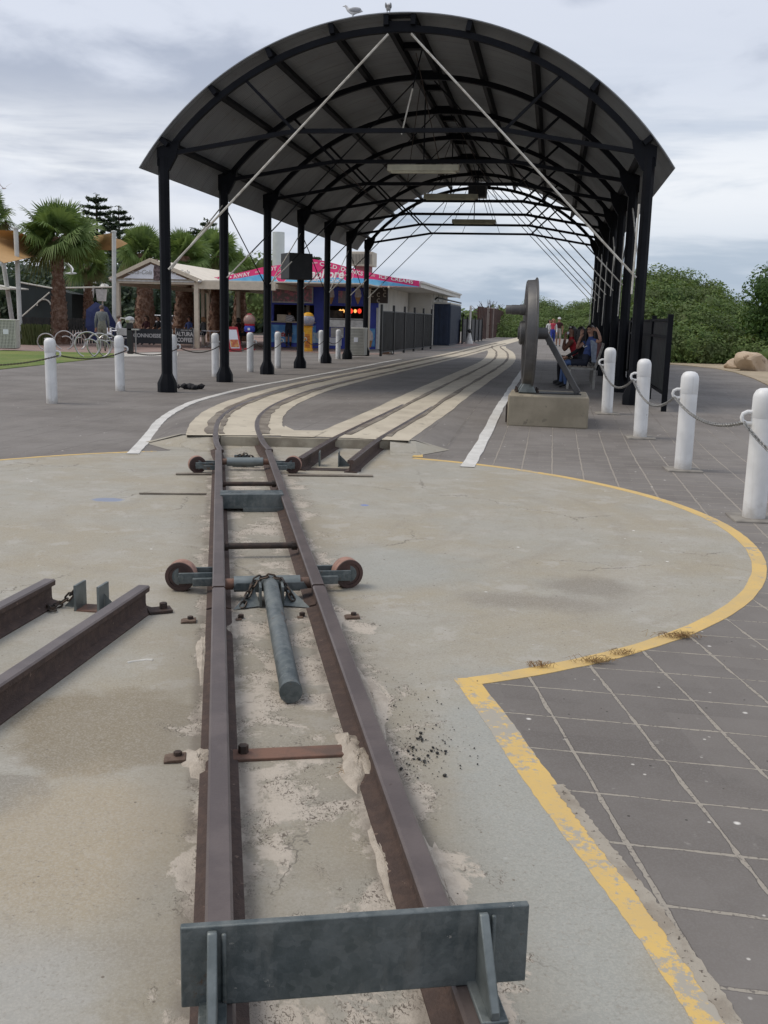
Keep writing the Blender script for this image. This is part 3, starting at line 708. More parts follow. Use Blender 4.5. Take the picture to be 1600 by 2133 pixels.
mb = MB(); chain_mesh(mb, [(-.14, -2.70, .014), (-.10, -2.62, .07), (-.06, -2.56, .125), (0, -2.555, .138), (.07, -2.56, .125), (.10, -2.62, .085), (.13, -2.66, .035)], .048, .0055, .024)
mb.build('locking_chain', M['chain_dark'], tt)
# far stop behind the far axle
mb = MB(); mb.box((-.02, 2.42, .06), (.16, .06, .1)); mb.prism([(0, 0), (.14, 0), (0, .09)], .014, None, (-.12, 2.30, .006)); mb.prism([(0, 0), (-.14, 0), (0, .09)], .014, None, (.10, 2.30, .006)); mb.build('end_bracket', M['galv'], tt)
mb = MB(); chain_mesh(mb, [(-.09, 2.32, .10), (0, 2.26, .14), (.09, 2.30, .10), (.12, 2.24, .03)], .048, .0055, .024); mb.build('locking_chain', M['chain_dark'], tt)

for nm, lb, p, q, wd in (('floor_strip', 'long flat rusty strip on the concrete beside the far rollers', (.40, 1.74), (1.22, 1.68), .07), ('floor_strip', 'short flat strip sticking out left of the far rollers', (-.66, 1.80), (-.33, 1.80), .05), ('joint_strip', 'thin dark iron strip in the concrete left of the girder', (-.92, .74), (-.36, .70), .022)):
    mb = MB(); a = PV+TN*p[0]+TD*p[1]; b_ = PV+TN*q[0]+TD*q[1]
    mb.beam((a.x, a.y, .013), (b_.x, b_.y, .013), wd, .012); tag(mb.build(nm, M['dirt'], bevel=.003), lb, 'metal strip')

# ---- approach track towards the camera, with its stop plate
ap = thing('approach_track', 'rusty pair of rails in the foreground leading onto the turntable', 'railway track', PV-TD*4.2, TH)
for s_ in (-1, 1): rail([PV+TD*k for k in (-2.73, -4, -6, -8.2)], s_*GA, ap)
mb = MB(); mb.box((-.02, -.28, .008), (.40, .085, .012)); tp = mb.build('tie_plate', M['rusty_plate'], ap, bevel=.003)
mb = MB(); mb.lathe([(.018, 0), (.018, .028), (.012, .030)], 6, (-.175, -.27, .014)); mb.build('bolt', M['iron'], tp)
for cx_, cy_ in ((-.41, -.28), (-.41, 1.30), (-.16, 1.33), (.15, 1.34), (.41, 1.30)):
    mb = MB(); big = abs(cx_) > .3
    mb.prism([(-.034, 0), (.04, 0), (.04, .013), (-.02, .010), (-.034, .006)] if big else [(-.015, 0), (.015, 0), (.015, .004), (-.015, .004)], .062 if big else .03, None, (cx_, cy_-.03, .004))
    o = mb.build('rail_clip', M['clip'], ap, bevel=.002)
    mb = MB(); mb.lathe([(.0145, 0), (.0145, .018), (.009, .020)], 6, (cx_+.012, cy_+.010, .011 if big else .005)); mb.build('bolt', M['iron'], o)
sp = thing('stop_plate', 'thick grey green steel plate bolted across the foreground rails', 'stop plate', (-.03, 1.825, .131), math.atan2(.11, .70))
mb = MB(); mb.box((0, 0, .091), (.715, .018, .178)); mb.build('plate', M['galv'], sp, bevel=.003)
for bx in (-.285, .268):
    mb = MB(); mb.prism([(0, .012), (0, .172), (-.012, .172), (-.125, .03), (-.125, .012)], .020, Matrix(((0, -1, 0), (1, 0, 0), (0, 0, 1))).to_3x3(), (bx, -.009, 0)); mb.build('gusset', M['galv_light'], sp, bevel=.003)
    mb = MB(); mb.box((bx-.01, -.07, .006), (.056, .13, .012)); mb.tube([(bx-.013, -.013, .01), (bx-.013, -.013, .165)], .006, 6); mb.tube([(bx+.033-.02, -.013, .01), (bx+.013, -.013, .165)], .006, 6); mb.build('foot_plate', M['galv'], sp, bevel=.003)

sandm = mat('heaped_sand', (.50, .445, .375), .95, col2=(.40, .35, .29), scale=14, bump=.6, bscale=150, fleck=((.09, .07, .055), 70, .66))
for cu, cv, ru, rv, hh in ((.215, -4.58, .075, .20, .035), (.20, -4.42, .05, .10, .03), (-.325, -4.50, .06, .13, .022), (.20, -5.2, .03, .2, .012), (.35, -4.0, .05, .35, .016), (-.20, -3.05, .05, .12, .018), (.33, -2.9, .05, .15, .014), (-.33, -3.4, .03, .35, .012), (.34, -5.4, .04, .4, .012)):
    mb = MB(); n = 22; rows = 7
    for j in range(rows+1):
        for k in range(n):
            a = 2*math.pi*k/n; q = j/rows; wv_ = 1+.22*math.sin(3*a+cu*40)+.12*math.sin(7*a+cv*9); p = PV+TN*(cu+ru*q*wv_*math.cos(a))+TD*(cv+rv*q*wv_*math.sin(a))
            mb.v.append((p.x, p.y, .001+hh*(1-q*q)*(.85+.3*random.random())))
    for j in range(rows):
        for k in range(n): mb.addf([(j*n+k, j*n+(k+1) % n, (j+1)*n+(k+1) % n, (j+1)*n+k)])
    tag(mb.build('sand_heap', sandm), kind='structure')

# ---- siding on the left edge
e1, e0 = V(-1.225, 4.924, 0), V(-1.81, 5.0, 0)
sdir = (V(-1.225, 4.924, 0)-V(-1.433, 3.54, 0)).normalized(); sn = V(sdir.y, -sdir.x, 0)
pv1 = e1.copy(); pv0 = e1-sn*.52
sid = thing('siding_track', 'rusty rail ends of a side track reaching in from the left edge', 'railway track', e1, math.atan2(-sdir.x, sdir.y))
sid_mid = (pv1+pv0)/2
for s_ in (-1, 1): rail([sid_mid-sdir*k for k in (5, 3, 1, 0)], s_*.258, sid)
for s_ in (-1, 1):
    c0 = sid_mid+sn*(s_*.062)-sdir*.06
    mb = MB(); mb.beam(c0-sdir*.06+V(0, 0, .07), c0+sdir*.06+V(0, 0, .07), .012, .135)
    mb.poly([c0+sn*s_*.007+V(0, 0, .006), c0+sn*s_*.09+V(0, 0, .006), c0+sn*s_*.007+V(0, 0, .09)])
    mb.build('locking_bracket', M['galv_light'], sid, world=True)
mb = MB(); mb.beam(sid_mid-sdir*.06+sn*(-.07)+V(0, 0, .006), sid_mid-sdir*.06+sn*.07+V(0, 0, .006), .12, .008); mb.build('base_plate', M['rusty_plate'], sid, world=True)
c0 = sid_mid-sn*.09-sdir*.06
mb = MB(); chain_mesh(mb, [c0+V(0, 0, .10), c0-sn*.04+V(0, 0, .05), c0-sn*.09+V(0, -.03, .016), c0-sn*.13+V(0, -.07, .014), c0-sn*.10+V(.02, -.11, .014)], .048, .0055, .024); mb.build('locking_chain', M['chain_dark'], sid, world=True)
mb = MB(); c0 = e1+sdir*(-.02)+sn*.11; mb.prism([(-.06, 0), (.06, 0), (.06, .016), (-.06, .014)], .09, Matrix.Rotation(.4, 3, 'Z'), (c0.x, c0.y-.05, .005)); o = mb.build('rail_clip', M['iron'], sid, world=True, bevel=.003)
mb = MB(); mb.lathe([(.02, 0), (.02, .03), (.012, .033)], 6, (c0.x, c0.y, .02)); mb.build('bolt', M['iron'], sid, world=True)

# ---- loose things on the floor
mb = MB(); p = G(265, 1381, .004); q = G(318, 1375, .004); mb.tube([p, p.lerp(q, .2)+V(0, .012, 0), p.lerp(q, .7)+V(0, .015, 0), q], [.006, .0045, .0045, .006], 6); tag(mb.build('plastic_strip', M['bone']), 'small white plastic strip on the concrete between siding and foreground rails', 'litter')
def lump(mb, c, r, n=6):
    k = len(mb.v); bm = bmesh.new(); bmesh.ops.create_icosphere(bm, subdivisions=1, radius=r)
    for v_ in bm.verts: v_.co *= random.uniform(.65, 1.25); v_.co.z *= .7
    b_ = mb.addv([v_.co+Vector(c) for v_ in bm.verts]); mb.addf([[v_.index for v_ in f.verts] for f in bm.faces], b_); bm.free()
mb = MB()
for i in range(300):
    px_, py_ = (random.gauss(880, 34), random.gauss(1562, 26)) if i < 180 else ((random.gauss(830, 25), random.gauss(1465, 30)) if i < 240 else (random.uniform(850, 1000), random.uniform(1420, 1600)))
    p = G(px_, py_); r_ = random.choice([.0012, .0015, .0015, .002, .002, .0025, .004, .0072 if i < 90 else .003]); lump(mb, (p.x, p.y, r_*.5+.005), r_)
tag(mb.build('coal_crumbs', M['coal'], smooth=False), 'black coal crumbs scattered right of the foreground rail', 'coal', kind='stuff')
for i, (px_, py_, n, ln, lb) in enumerate(((1125, 1392, 40, .05, 'dry brown weeds on the yellow line nearest its corner'), (1240, 1382, 60, .07, 'straw coloured weed tuft on the yellow line between two browner tufts'), (1295, 1366, 40, .05, 'small brown weed tuft right of the straw coloured one on the yellow line'), (1415, 1330, 90, .075, 'largest brown dry weed clump on the yellow ring line'))):
    p0 = G(px_, py_); mb = MB()
    for k in range(n):
        a = random.uniform(0, 6.28); ln_ = ln*random.uniform(.4, 1.1); x0 = p0+V(random.gauss(0, ln*.6), random.gauss(0, ln*.16), .008)
        mb.tube([x0, x0+V(math.cos(a)*ln_*.5, math.sin(a)*ln_*.3, .012+random.uniform(0, .016)), x0+V(math.cos(a+.5)*ln_, math.sin(a+.5)*ln_*.5, random.uniform(.002, .02))], [.0013, .001, .0006], 3)
    tag(mb.build('dry_weed', M['weed'], smooth=False), lb, 'weed', 'dry weeds on the yellow line')
p0 = G(735, 1610); mb = MB()
for k in range(70):
    a = random.uniform(0, 6.28); ln_ = .05*random.uniform(.3, 1.1); x0 = p0+V(random.gauss(0, .016), random.gauss(0, .014), .006)
    mb.tube([x0, x0+V(math.cos(a)*ln_*.5, math.sin(a)*ln_*.5, random.uniform(.004, .012)), x0+V(math.cos(a+.8)*ln_, math.sin(a+.8)*ln_, .005)], [.001, .0009, .0005], 3)
tag(mb.build('straw_tuft', M['weed'], smooth=False), 'matted straw tuft on sand between the foreground rails', 'dry grass')
mb = MB(); p = G(398, 811)
for k in range(16): lump(mb, (p.x+random.gauss(0, .12), p.y+random.gauss(0, .06), p.z+.03+random.uniform(0, .05)), random.uniform(.05, .085))
tag(mb.build('crumpled_cloth', M['blackcloth']), 'crumpled black cloth lying beside the front left shelter column', 'cloth')

# ------------------------------------------------------------------ white lines, other surfaces
ribbon('white_platform_line', M['white_line'], spline([(-2.75, 10.66), (-2.95, 12.2), (-3.20, 14.0), (-3.30, 15.8), (-3.26, 17.5), (-2.88, 20.6), (-2.1, 24.2), (-1.1, 28.6), (-.2, 33), (.45, 36)], 10), (-.06, .07), .010, wob=.008)
ribbon('white_platform_line', M['white_line'], spline([(.86, 10.30), (1.72, 15.5), (2.55, 20.6), (4.0, 29.5), (5.6, 39), (6.3, 43)], 12), (-.07, .07), .010, wob=.012)
lawn = [(-60, 24.0)]+[tuple(G(*q)[:2]) for q in ((-150, 785), (0, 770), (110, 758), (200, 748), (243, 744), (243, 737), (120, 733), (0, 731))]+[(-60, 40)]
sheet('lawn', M['grass'], lawn, .015)
sheet('brick_paving', M['brick'], [(-70, 37.5), tuple(G(60, 731.5)[:2]), tuple(G(240, 737)[:2]), tuple(G(420, 729)[:2]), tuple(G(560, 729)[:2]), tuple(G(700, 737)[:2]), tuple(G(800, 739)[:2]), tuple(G(1000, 719)[:2]), (6, 75), (-10, 80), (-70, 80)], .010)
sheet('concrete_pad', M['pad'], [tuple(G(*q)[:2]) for q in ((243, 744), (370, 742), (372, 735), (260, 736))], .016)
sheet('sand_verge', M['sand'], [tuple(G(*q)[:2]) for q in ((1365, 757), (1440, 763), (1490, 768), (1530, 776), (1570, 789), (1610, 808), (1700, 850))]+[(60, 12), (90, 60), (30, 80), (10.5, 60)], .02)

# ------------------------------------------------------------------ shelter
SO = V(-4.22, 19.1, 0); SW, SL, NB = 8.7, 20.5, 6
E_, ZE, ZA = .42, 4.13, 6.68
HS = SW/2+E_; RI = ZA-ZE; RR = (HS*HS+RI*RI)/2/RI
def zroof(s): return ZA-RR+math.sqrt(RR*RR-s*s)
sh = thing('station_shelter', 'long open barrel roofed shelter on dark blue black posts over the tracks', 'shelter', SO, -YAW)
def sl(s, y, z): return V(SW/2+s, y, z)               # shelter local: s across from the ridge line
def gl(x, y):                                         # ground height at a shelter-local point
    p = SO+RX*x+AX*y; return gz(p.x, p.y)
cyl = [y for y in [SL*i/NB for i in range(NB+1)]]
for y in cyl:
    for x in (0, SW):
        g0 = gl(x, y); mb = MB(); n = 8
        def octo(r, z): return [(x+r*math.cos(math.pi/8+math.pi*k/4), y+r*math.sin(math.pi/8+math.pi*k/4), z) for k in range(8)]
        b = 0; lev = [(.185, g0-.02), (.185, g0+.17), (.112, g0+.33), (.104, g0+.36), (.100, 4.32)]
        for r, z in lev: mb.addv(octo(r, z))
        for i in range(len(lev)-1): mb.addf([(i*8+k, i*8+(k+1) % 8, (i+1)*8+(k+1) % 8, (i+1)*8+k) for k in range(8)])
        mb.addf([[32+k for k in range(8)]])
        # haunch under the rib
        sgn = 1 if x == 0 else -1
        mb.prism([(x-sgn*.11, 4.18), (x+sgn*.11, 4.10), (x+sgn*.26, 4.36), (x+sgn*.33, 4.66), (x-sgn*.11, 4.50)], .09, None, (0, y-.045, 0))
        mb.build('column', M['navy'], sh)
for y in cyl:
    # curved rib
    mb = MB(); N = 36; pts = []
    a1 = math.asin((SW/2-.02)/RR)
    for i in range(N+1):
        a = -a1+2*a1*i/N
        for rr in (RR-.185, RR-.29): pts.append((rr*math.sin(a), ZA-RR+rr*math.cos(a)))
    for dy in (-.045, .045): mb.addv([sl(s, y+dy, z) for s, z in pts])
    n2 = 2*(N+1)
    for i in range(N):
        a, b_, c_, d_ = 2*i, 2*i+1, 2*i+3, 2*i+2
        mb.addf([(a, b_, c_, d_), (n2+d_, n2+c_, n2+b_, n2+a), (a, d_, n2+d_, n2+a), (b_, n2+b_, n2+c_, c_)])
    mb.addf([(0, n2, n2+1, 1), (2*N, 2*N+1, n2+2*N+1, n2+2*N)])
    mb.build('rib', M['navy'], sh)
    mb = MB()
    for a, b_ in (((-4.2, 4.40), (-1.87, 4.78)), ((-1.87, 4.78), (1.87, 4.78)), ((1.87, 4.78), (4.2, 4.40))):
        mb.beam(sl(a[0], y, a[1]), sl(b_[0], y, b_[1]), .07, .075)
    mb.build('tie_beam', M['navy'], sh)
    for s_ in (-1, 1):
        mb = MB(); mb.beam(sl(s_*1.87, y, 4.78), sl(s_*2.80, y, zroof(2.8)-.28), .05, .05); mb.build('strut', M['navy'], sh)
        front = y == 0
        mb = MB(); A, B = sl(s_*.20, y-.07, ZA-.33), sl(s_*4.26, y-.07, 2.33); kn = A.lerp(B, .42)
        if front: mb.mat(1).tube([A, kn, B], .021, 6)
        else:
            k2 = A.lerp(B, .86); mb.mat(0).tube([A, k2], .014, 6); mb.mat(1).tube([k2, B], .015, 6)
        mb.build('brace_rod', [M['navy'], M['rodwhite']], sh)
    mb = MB(); mb.box(sl(0, y, ZA-.20), (.58, .10, .17)); mb.box(sl(0, y, ZA-.02), (.55, .16, .05)) if y == 0 else None; mb.build('ridge_gusset', M['navy'], sh)
y0, y1 = -.16, SL+.16
for s in (-HS+.40, -3.42, -2.36, -1.22, -.24, .24, 1.22, 2.36, 3.42, HS-.40):
    mb = MB(); nz = V(s, 0, RR-ZA+zroof(s)).normalized(); z = zroof(s)
    mb.beam(sl(s, y0+.02, z)-nz*.105, sl(s, y1-.02, z)-nz*.105, .085, .165, nz); mb.build('purlin', M['navy'], sh)
for k in range(13):
    if k % 2: mb = MB(); mb.box(sl(0, SL*k/12, ZA-.085), (.5, .16, .10)); mb.build('ridge_spacer', M['navy'], sh)
mb = MB(); N = 64; YN = 12; a1 = math.asin(HS/RR)
for lay in (0, -.016):
    for j in range(YN+1):
        for i in range(N+1):
            a = -a1+2*a1*i/N; mb.v.append(tuple(sl((RR+lay)*math.sin(a), y0+(y1-y0)*j/YN, ZA-RR+(RR+lay)*math.cos(a))))
nn_ = N+1; o2 = nn_*(YN+1)
for j in range(YN):
    for i in range(N):
        q = (j*nn_+i, j*nn_+i+1, (j+1)*nn_+i+1, (j+1)*nn_+i); mb.addf([q, tuple(reversed([k+o2 for k in q]))])
for i in range(N): mb.addf([(i, o2+i, o2+i+1, i+1), (YN*nn_+i+1, o2+YN*nn_+i+1, o2+YN*nn_+i, YN*nn_+i)])
for j in range(YN): mb.addf([(j*nn_, (j+1)*nn_, o2+(j+1)*nn_, o2+j*nn_), (j*nn_+N, o2+j*nn_+N, o2+(j+1)*nn_+N, (j+1)*nn_+N)])
mb.build('roof_sheet', M['roof'], sh)
bay = SL/NB
for x, sg in ((.0, 1), (SW, -1)):
    for i in (1, 3, 5):
        for d in (-1, 1):
            mb = MB(); A = V(x, i*bay+d*.08, 3.86); B = V(x, (i+d)*bay-d*.09, 2.25)
            if d < 0: mb.mat(1)
            mb.tube([A, B], .014, 6); mb.build('side_brace', [M['navy'], M['rodwhite']], sh)
for i in range(NB+1):                                        # white drop rods by the right hand posts
    mb = MB(); z1 = [3.55, 3.3, 3.35, 3.2, 3.4, 3.1, 3.2][i]; mb.tube([V(SW-.13, i*bay-.12, z1), V(SW-.15, i*bay-.11, [2.05, 1.7, 2.2, 1.5, 1.9, 1.6, 1.5][i])], [.020, .012, .012, .011, .013, .012, .012][i], 6); mb.build('drop_rod', M['rodwhite'], sh)
mb = MB(); A = sl(.22, 1.2, ZA-.28); B = sl(-.12, 1.2, 4.93); mb.tube([A, A.lerp(B, .45)], .013, 6); mb.mat(1).tube([A.lerp(B, .45), B], .016, 6); mb.build('loose_rod', [M['navy'], M['rodwhite']], sh)
for k, (s_a, y_a, s_b, y_b, zb) in enumerate(((.1, 1.3, .35, 3.3, 4.8), (-1.9, 3.4, -1.0, 3.5, 4.0), (1.87, 3.42, 2.3, 3.5, 4.15), (-.1, 3.5, -.8, 6.7, 4.8), (.2, 6.9, 1.2, 10.1, 4.8))):
    mb = MB(); mb.tube([sl(s_a, y_a, ZA-.3 if abs(s_a) < 1 else 4.75), sl(s_b, y_b, zb)], .009, 5); mb.build('hanging_wire', M['iron'], sh)
for y in (cyl[3], cyl[4], cyl[5], cyl[6]):                   # thin tie wires near the ridge
    for s_ in (-.7, .7):
        mb = MB(); mb.tube([sl(s_*.2, y, ZA-.3), sl(s_, y, 4.80)], .009, 5); mb.build('hanging_wire', M['iron'], sh)
for i, lb in ((1, 'fluorescent batten light nearest the front of the shelter, largest in view'), (3, 'middle fluorescent batten light under the shelter ridge'), (5, 'farthest fluorescent batten light, near the back end of the shelter')):
    y = cyl[i]; L0 = thing('batten_light', lb, 'light', SO+RX*(SW/2+(.02 if i == 1 else -.10 if i == 3 else .0))+AX*y+V(0, 0, 4.58 if i == 1 else 4.83), -YAW, 'lights under the shelter roof')
    mb = MB(); mb.prism([(-.13, 0), (.13, 0), (.10, .13), (-.10, .13)], 1.5, Matrix(((0, 1, 0), (1, 0, 0), (0, 0, 1))).to_3x3(), (-.75, 0, 0)); mb.build('case', M['lampcase'], L0, bevel=.008)
    mb = MB(); mb.box((0, 0, -.018), (1.36, .16, .03)); mb.build('diffuser', M['lampcase'], L0)
    mb = MB(); mb.tube([(0, 0, .09), (0, 0, 1.55)], .016, 6); mb.build('hanger', M['navy'], L0)
p = SO+RX*(SW/2+.38)+AX*(cyl[4]-.25)+V(0, 0, 5.42)
L0 = thing('loudspeaker', 'boxy loudspeaker hung under the ridge between two batten lights', 'speaker', p, -YAW)
mb = MB(); mb.box((0, 0, 0), (.56, .36, .38)); mb.build('cabinet', M['wheelpaint'], L0, bevel=.02)
mb = MB(); mb.box((0, -.185, 0), (.48, .015, .30)); mb.build('grille', M['black'], L0)
mb = MB(); mb.tube([(0, 0, .19), (0, 0, .95)], .02, 6); mb.build('bracket', M['navy'], L0)
p = SO+AX*(cyl[3]-.12)+V(0, 0, 2.93)
L0 = thing('hooded_screen', 'dark hooded box bracketed to the fourth post on the left of the shelter', 'outdoor screen', p, -YAW+R_(38))
mb = MB(); mb.prism([(-.36, -.36), (.36, -.36), (.36, .36), (-.36, .36)], .62, None, (-.12, -.36, 0)); mb.build('housing', M['black'], L0, bevel=.015)
mb = MB(); mb.box((.262-.02, -.06, .0), (.02, .5, .6)); mb.build('screen', M['wheelpaint'], L0)
mb = MB(); mb.tube([(0, .18, 0), (0, .32, 0)], .05, 8); mb.build('bracket', M['navy'], L0)

# ------------------------------------------------------------------ bollards and chains
def lug(mb, sx, z, r=.045):
    pts = [(sx*.088, -.0, z+r), (sx*(.088+.035), 0, z+r)]
    mb.tube([V(sx*.085, 0, z+r), V(sx*.125, 0, z+r), V(sx*.158, 0, z+r*.6), V(sx*.165, 0, z), V(sx*.158, 0, z-r*.6), V(sx*.125, 0, z-r), V(sx*.085, 0, z-r)], .016, 8)
def make_bollard(label, group, side, foot):
    t = thing('bollard', label, 'bollard', (0, 0, 0), 0, group)
    mb = MB(); mb.lathe([(.09, -.05), (.09, .82)], 28); mb.build('post', M['bollard'], t)
    mb = MB(); mb.lathe([(.090, .815), (.0925, .82), (.0925, .975), (.088, 1.0), (.072, 1.03), (.045, 1.047), (.0, 1.052)], 28); mb.build('cap', M['bollard'], t)
    mb = MB(); lug(mb, side, .815 if side < 0 else .80); mb.build('lug', M['bollard'], t)
    if foot: mb = MB(); mb.box((0, 0, -.012), (.37, .37, .06)); mb.build('footing', M['footing'], t, bevel=.01)
    return t
gR, gL = 'white bollards along the right of the turntable', 'white bollards across the left side of the yard'
rb = [(1578, 1086), (1427, 982), (1336.5, 914), (1266.4, 863)]
rl = ['white bollard cut by the right edge of the photo, nearest the camera', 'white bollard with a dark chip near its foot, second from the right edge', 'white bollard in front of the dark shelter posts, third from the right edge', 'white bollard beside the concrete wheel plinth, smallest of the right hand row']
B0 = None; RB = []
for q, lb in zip(rb, rl):
    p = G(*q); p = p+V(0, .09, 0); p.z = gz(p.x, p.y)
    if B0 is None: B0 = make_bollard(lb, gR, -1, True); B0.location = p; B0.rotation_euler = (0, 0, -YAW*.6)
    else: k_ = dup(B0, p, -YAW*.6, lb); k_.rotation_euler.x = R_(random.uniform(-.8, .8)); k_.rotation_euler.y = R_(random.uniform(-.8, .8))
    RB.append(p)
p = V(2.86, 5.1, 0); dup(B0, p, -YAW*.6, 'white bollard just outside the right edge holding the near end of the chain'); RB.insert(0, p)
lbp = [(104.9, 841), (248, 815), (359, 801), (447.6, 785), (520.4, 775.4), (578, 767.5), (627, 760), (668.5, 753.5), (704, 748)]
ll = ['white bollard at the left edge in front of the lawn, nearest of the left row', 'white bollard in front of the cycle hoops, second from the left edge', 'white bollard half hidden behind the front left shelter post', 'white bollard hidden partly by the second shelter post', 'white bollard in front of the red framed sandwich board', 'white bollard in front of the bent over customer at the kiosk', 'white bollard sliver beside the fourth shelter post and the yellow machine', 'white bollard partly behind the fifth shelter post, before the blue kiosk front', 'farthest white bollard of the left row, left of the slatted bin']
B1 = None; LB = []
for q, lb in zip(lbp, ll):
    p = G(*q); p = p+V(0, .09, 0); p.z = gz(p.x, p.y)
    if B1 is None: B1 = make_bollard(lb, gL, 1, False); B1.location = p
    else: dup(B1, p, 0, lb)
    LB.append(p)
def lugpt(p, side, rz): return p+V(side*.145*math.cos(rz), side*.145*math.sin(rz), .775)
cl = ['grey chain leaving the nearest right bollard towards the camera', 'long grey chain between the two bollards nearest the right edge', 'grey chain between the second and third bollards from the right edge', 'grey chain sagging between the two bollards beside the wheel plinth']
for i in range(4):
    mb = MB(); chain_mesh(mb, sag(lugpt(RB[i], -1, -YAW*.6), lugpt(RB[i+1], -1, -YAW*.6), [.20, .12, .20, .22][i]), .056, .0058, .020)
    tag(mb.build('chain', M['chain']), cl[i], 'chain', 'chains between the right bollards')
cl2 = ['dark chain leaving the frame at the left across the lawn', 'dark chain between the two leftmost bollards', 'dark chain from the second left bollard to the front shelter post', 'dark chain behind the first gap between shelter posts', 'dark chain hanging before the sandwich board', 'dark chain hanging left of the bent over customer', 'dark chain near the yellow machine', 'dark chain between bollards before the blue kiosk', 'dark chain at the far end of the left bollards']
LBx = [LB[0]+V(-.75, -2.7, 0)]+LB
for i in range(len(LBx)-1):
    mb = MB(); chain_mesh(mb, sag(lugpt(LBx[i], 1, 0), lugpt(LBx[i+1], 1, 0), [.10, .10, .12, .14, .18, .2, .2, .2, .2][i]), .055, .0042, .016)
    tag(mb.build('chain', M['chain_dark']), cl2[i], 'chain', 'chains between the left bollards')
dup(B1, LBx[0], 0, 'white bollard just outside the left edge of the frame')

# ------------------------------------------------------------------ wheel on its plinth
pp = G(1054, 886)
PW = -YAW
pl = thing('plinth', 'weathered concrete block carrying the big iron wheel', 'plinth', pp, PW)
mb = MB(); mb.box((.58, .60, .215), (1.14, 1.20, .45)); mb.build('block', M['plinth'], pl, bevel=.022)
mb = MB(); mb.box((-.012, .55, .16), (.02, .72, .26)); mb.build('side_plate', M['iron'], pl)
PZ = pp.z+.44; Lw = Matrix.Rotation(PW, 3, 'Z')
wr = thing('railway_wheel', 'large dark grey iron railway wheel with crank pin, stood upright on a block', 'wheel', pp+Lw @ V(.255, .55, .44), -R_(5.0))
MX = Matrix.Rotation(R_(90), 3, 'Y'); WRd = .755; zc_ = WRd+.11
mb = MB()                                    # tyre: flange on the right (+x)
mb.lathe([(WRd-.10, -.075), (WRd-.012, -.075), (WRd, -.06), (WRd+.006, .03), (WRd+.012, .045), (WRd+.038, .056), (WRd+.040, .068), (WRd+.030, .078), (WRd-.10, .078), (WRd-.13, .06), (WRd-.13, -.06), (WRd-.10, -.075)], 72, (0, 0, zc_), MX)
mb.build('tyre', M['wheelpaint'], wr)
for k in range(12):
    a = 2*math.pi*k/12+.12; mb = MB(); d = V(0, math.cos(a), math.sin(a))
    mb.beam(d*.12+V(0, 0, zc_), d*(WRd-.10)+V(0, 0, zc_), .055, .085, V(1, 0, 0)); mb.build('spoke', M['wheelpaint'], wr, bevel=.01)
mb = MB(); mb.lathe([(.15, -.15), (.17, -.13), (.17, .10), (.15, .12)], 28, (0, 0, zc_), MX); mb.lathe([(.085, .1), (.085, .26)], 24, (0, 0, zc_), MX)
mb.lathe([(.09, -.17), (.09, -.10)], 24, (0, 0, zc_), MX)
mb.build('hub', M['wheelpaint'], wr)
mb = MB(); zp = .33; mb.lathe([(.06, -.36), (.064, -.35), (.064, -.28), (.070, -.275), (.070, -.16), (.078, -.155), (.078, -.02), (.10, -.02)], 24, (0, 0, zc_+zp), MX)
mb.build('crank_pin', M['wheelpaint'], wr)
mb = MB(); mb.box((-.01, 0, zc_+.17), (.11, .20, .34)); mb.build('crank_boss', M['wheelpaint'], wr, bevel=.03)
mb = MB(); mb.box((.33, 0, .007), (.90, .40, .014)); mb.build('base_plate', M['black'], wr, bevel=.003)
for s_ in (-1, 1):
    mb = MB(); mb.prism([(-.13, .014), (.13, .014), (.06, .15), (-.06, .15)], .10, None, (0, s_*.18-.05, 0)); mb.build('chock', M['galv_light'], wr, bevel=.01)
for bx in (-.15, .15):
    for by in (-.15, .15):
        mb = MB(); mb.lathe([(.024, .012), (.024, .04), (.014, .042), (.014, .08)], 6, (bx, by, 0)); mb.build('bolt', M['iron'], wr)
mb = MB(); mb.beam((.22, 0, zc_+.02), (.74, -.12, .02), .075, .085); mb.build('brace', M['wheelpaint'], wr, bevel=.008)

# ------------------------------------------------------------------ dark sheet fence behind the right hand posts
fn = SO+RX*(SW+.55)+AX*(-1.05); fn = G(1382, 857); fn.z = gz(fn.x, fn.y)
fe = thing('windbreak_fence', 'dark corrugated windbreak fence along the right of the shelter', 'fence', fn, -YAW)
FL = 22.0
for k in range(9):
    y = k*2.72
    mb = MB(); mb.box((0, y, .79), (.085, .085, 1.60)); mb.build('post', M['navy'], fe, bevel=.004)
for k in range(8):
    mb = MB(); y = k*2.72+.05; n = 44; pr = []
    for i in range(n+1): pr.append((.012*math.sin(i*math.pi/2), y+2.62*i/n))
    b = mb.addv([V(x_, y_, z_) for x_, y_ in pr for z_ in (.30, 1.50)]+[V(x_+.004, y_, z_) for x_, y_ in pr for z_ in (.30, 1.50)])
    o2 = 2*(n+1)
    mb.addf([(2*i, 2*i+2, 2*i+3, 2*i+1) for i in range(n)]+[(o2+2*i, o2+2*i+1, o2+2*i+3, o2+2*i+2) for i in range(n)], b)
    mb.build('sheet', M['fencesheet'], fe)
    for z_ in (.30, 1.22, 1.50): mb = MB(); mb.box((-.03, y+1.31, z_), (.03, 2.62, .045)); mb.build('fence_rail', M['navy'], fe)

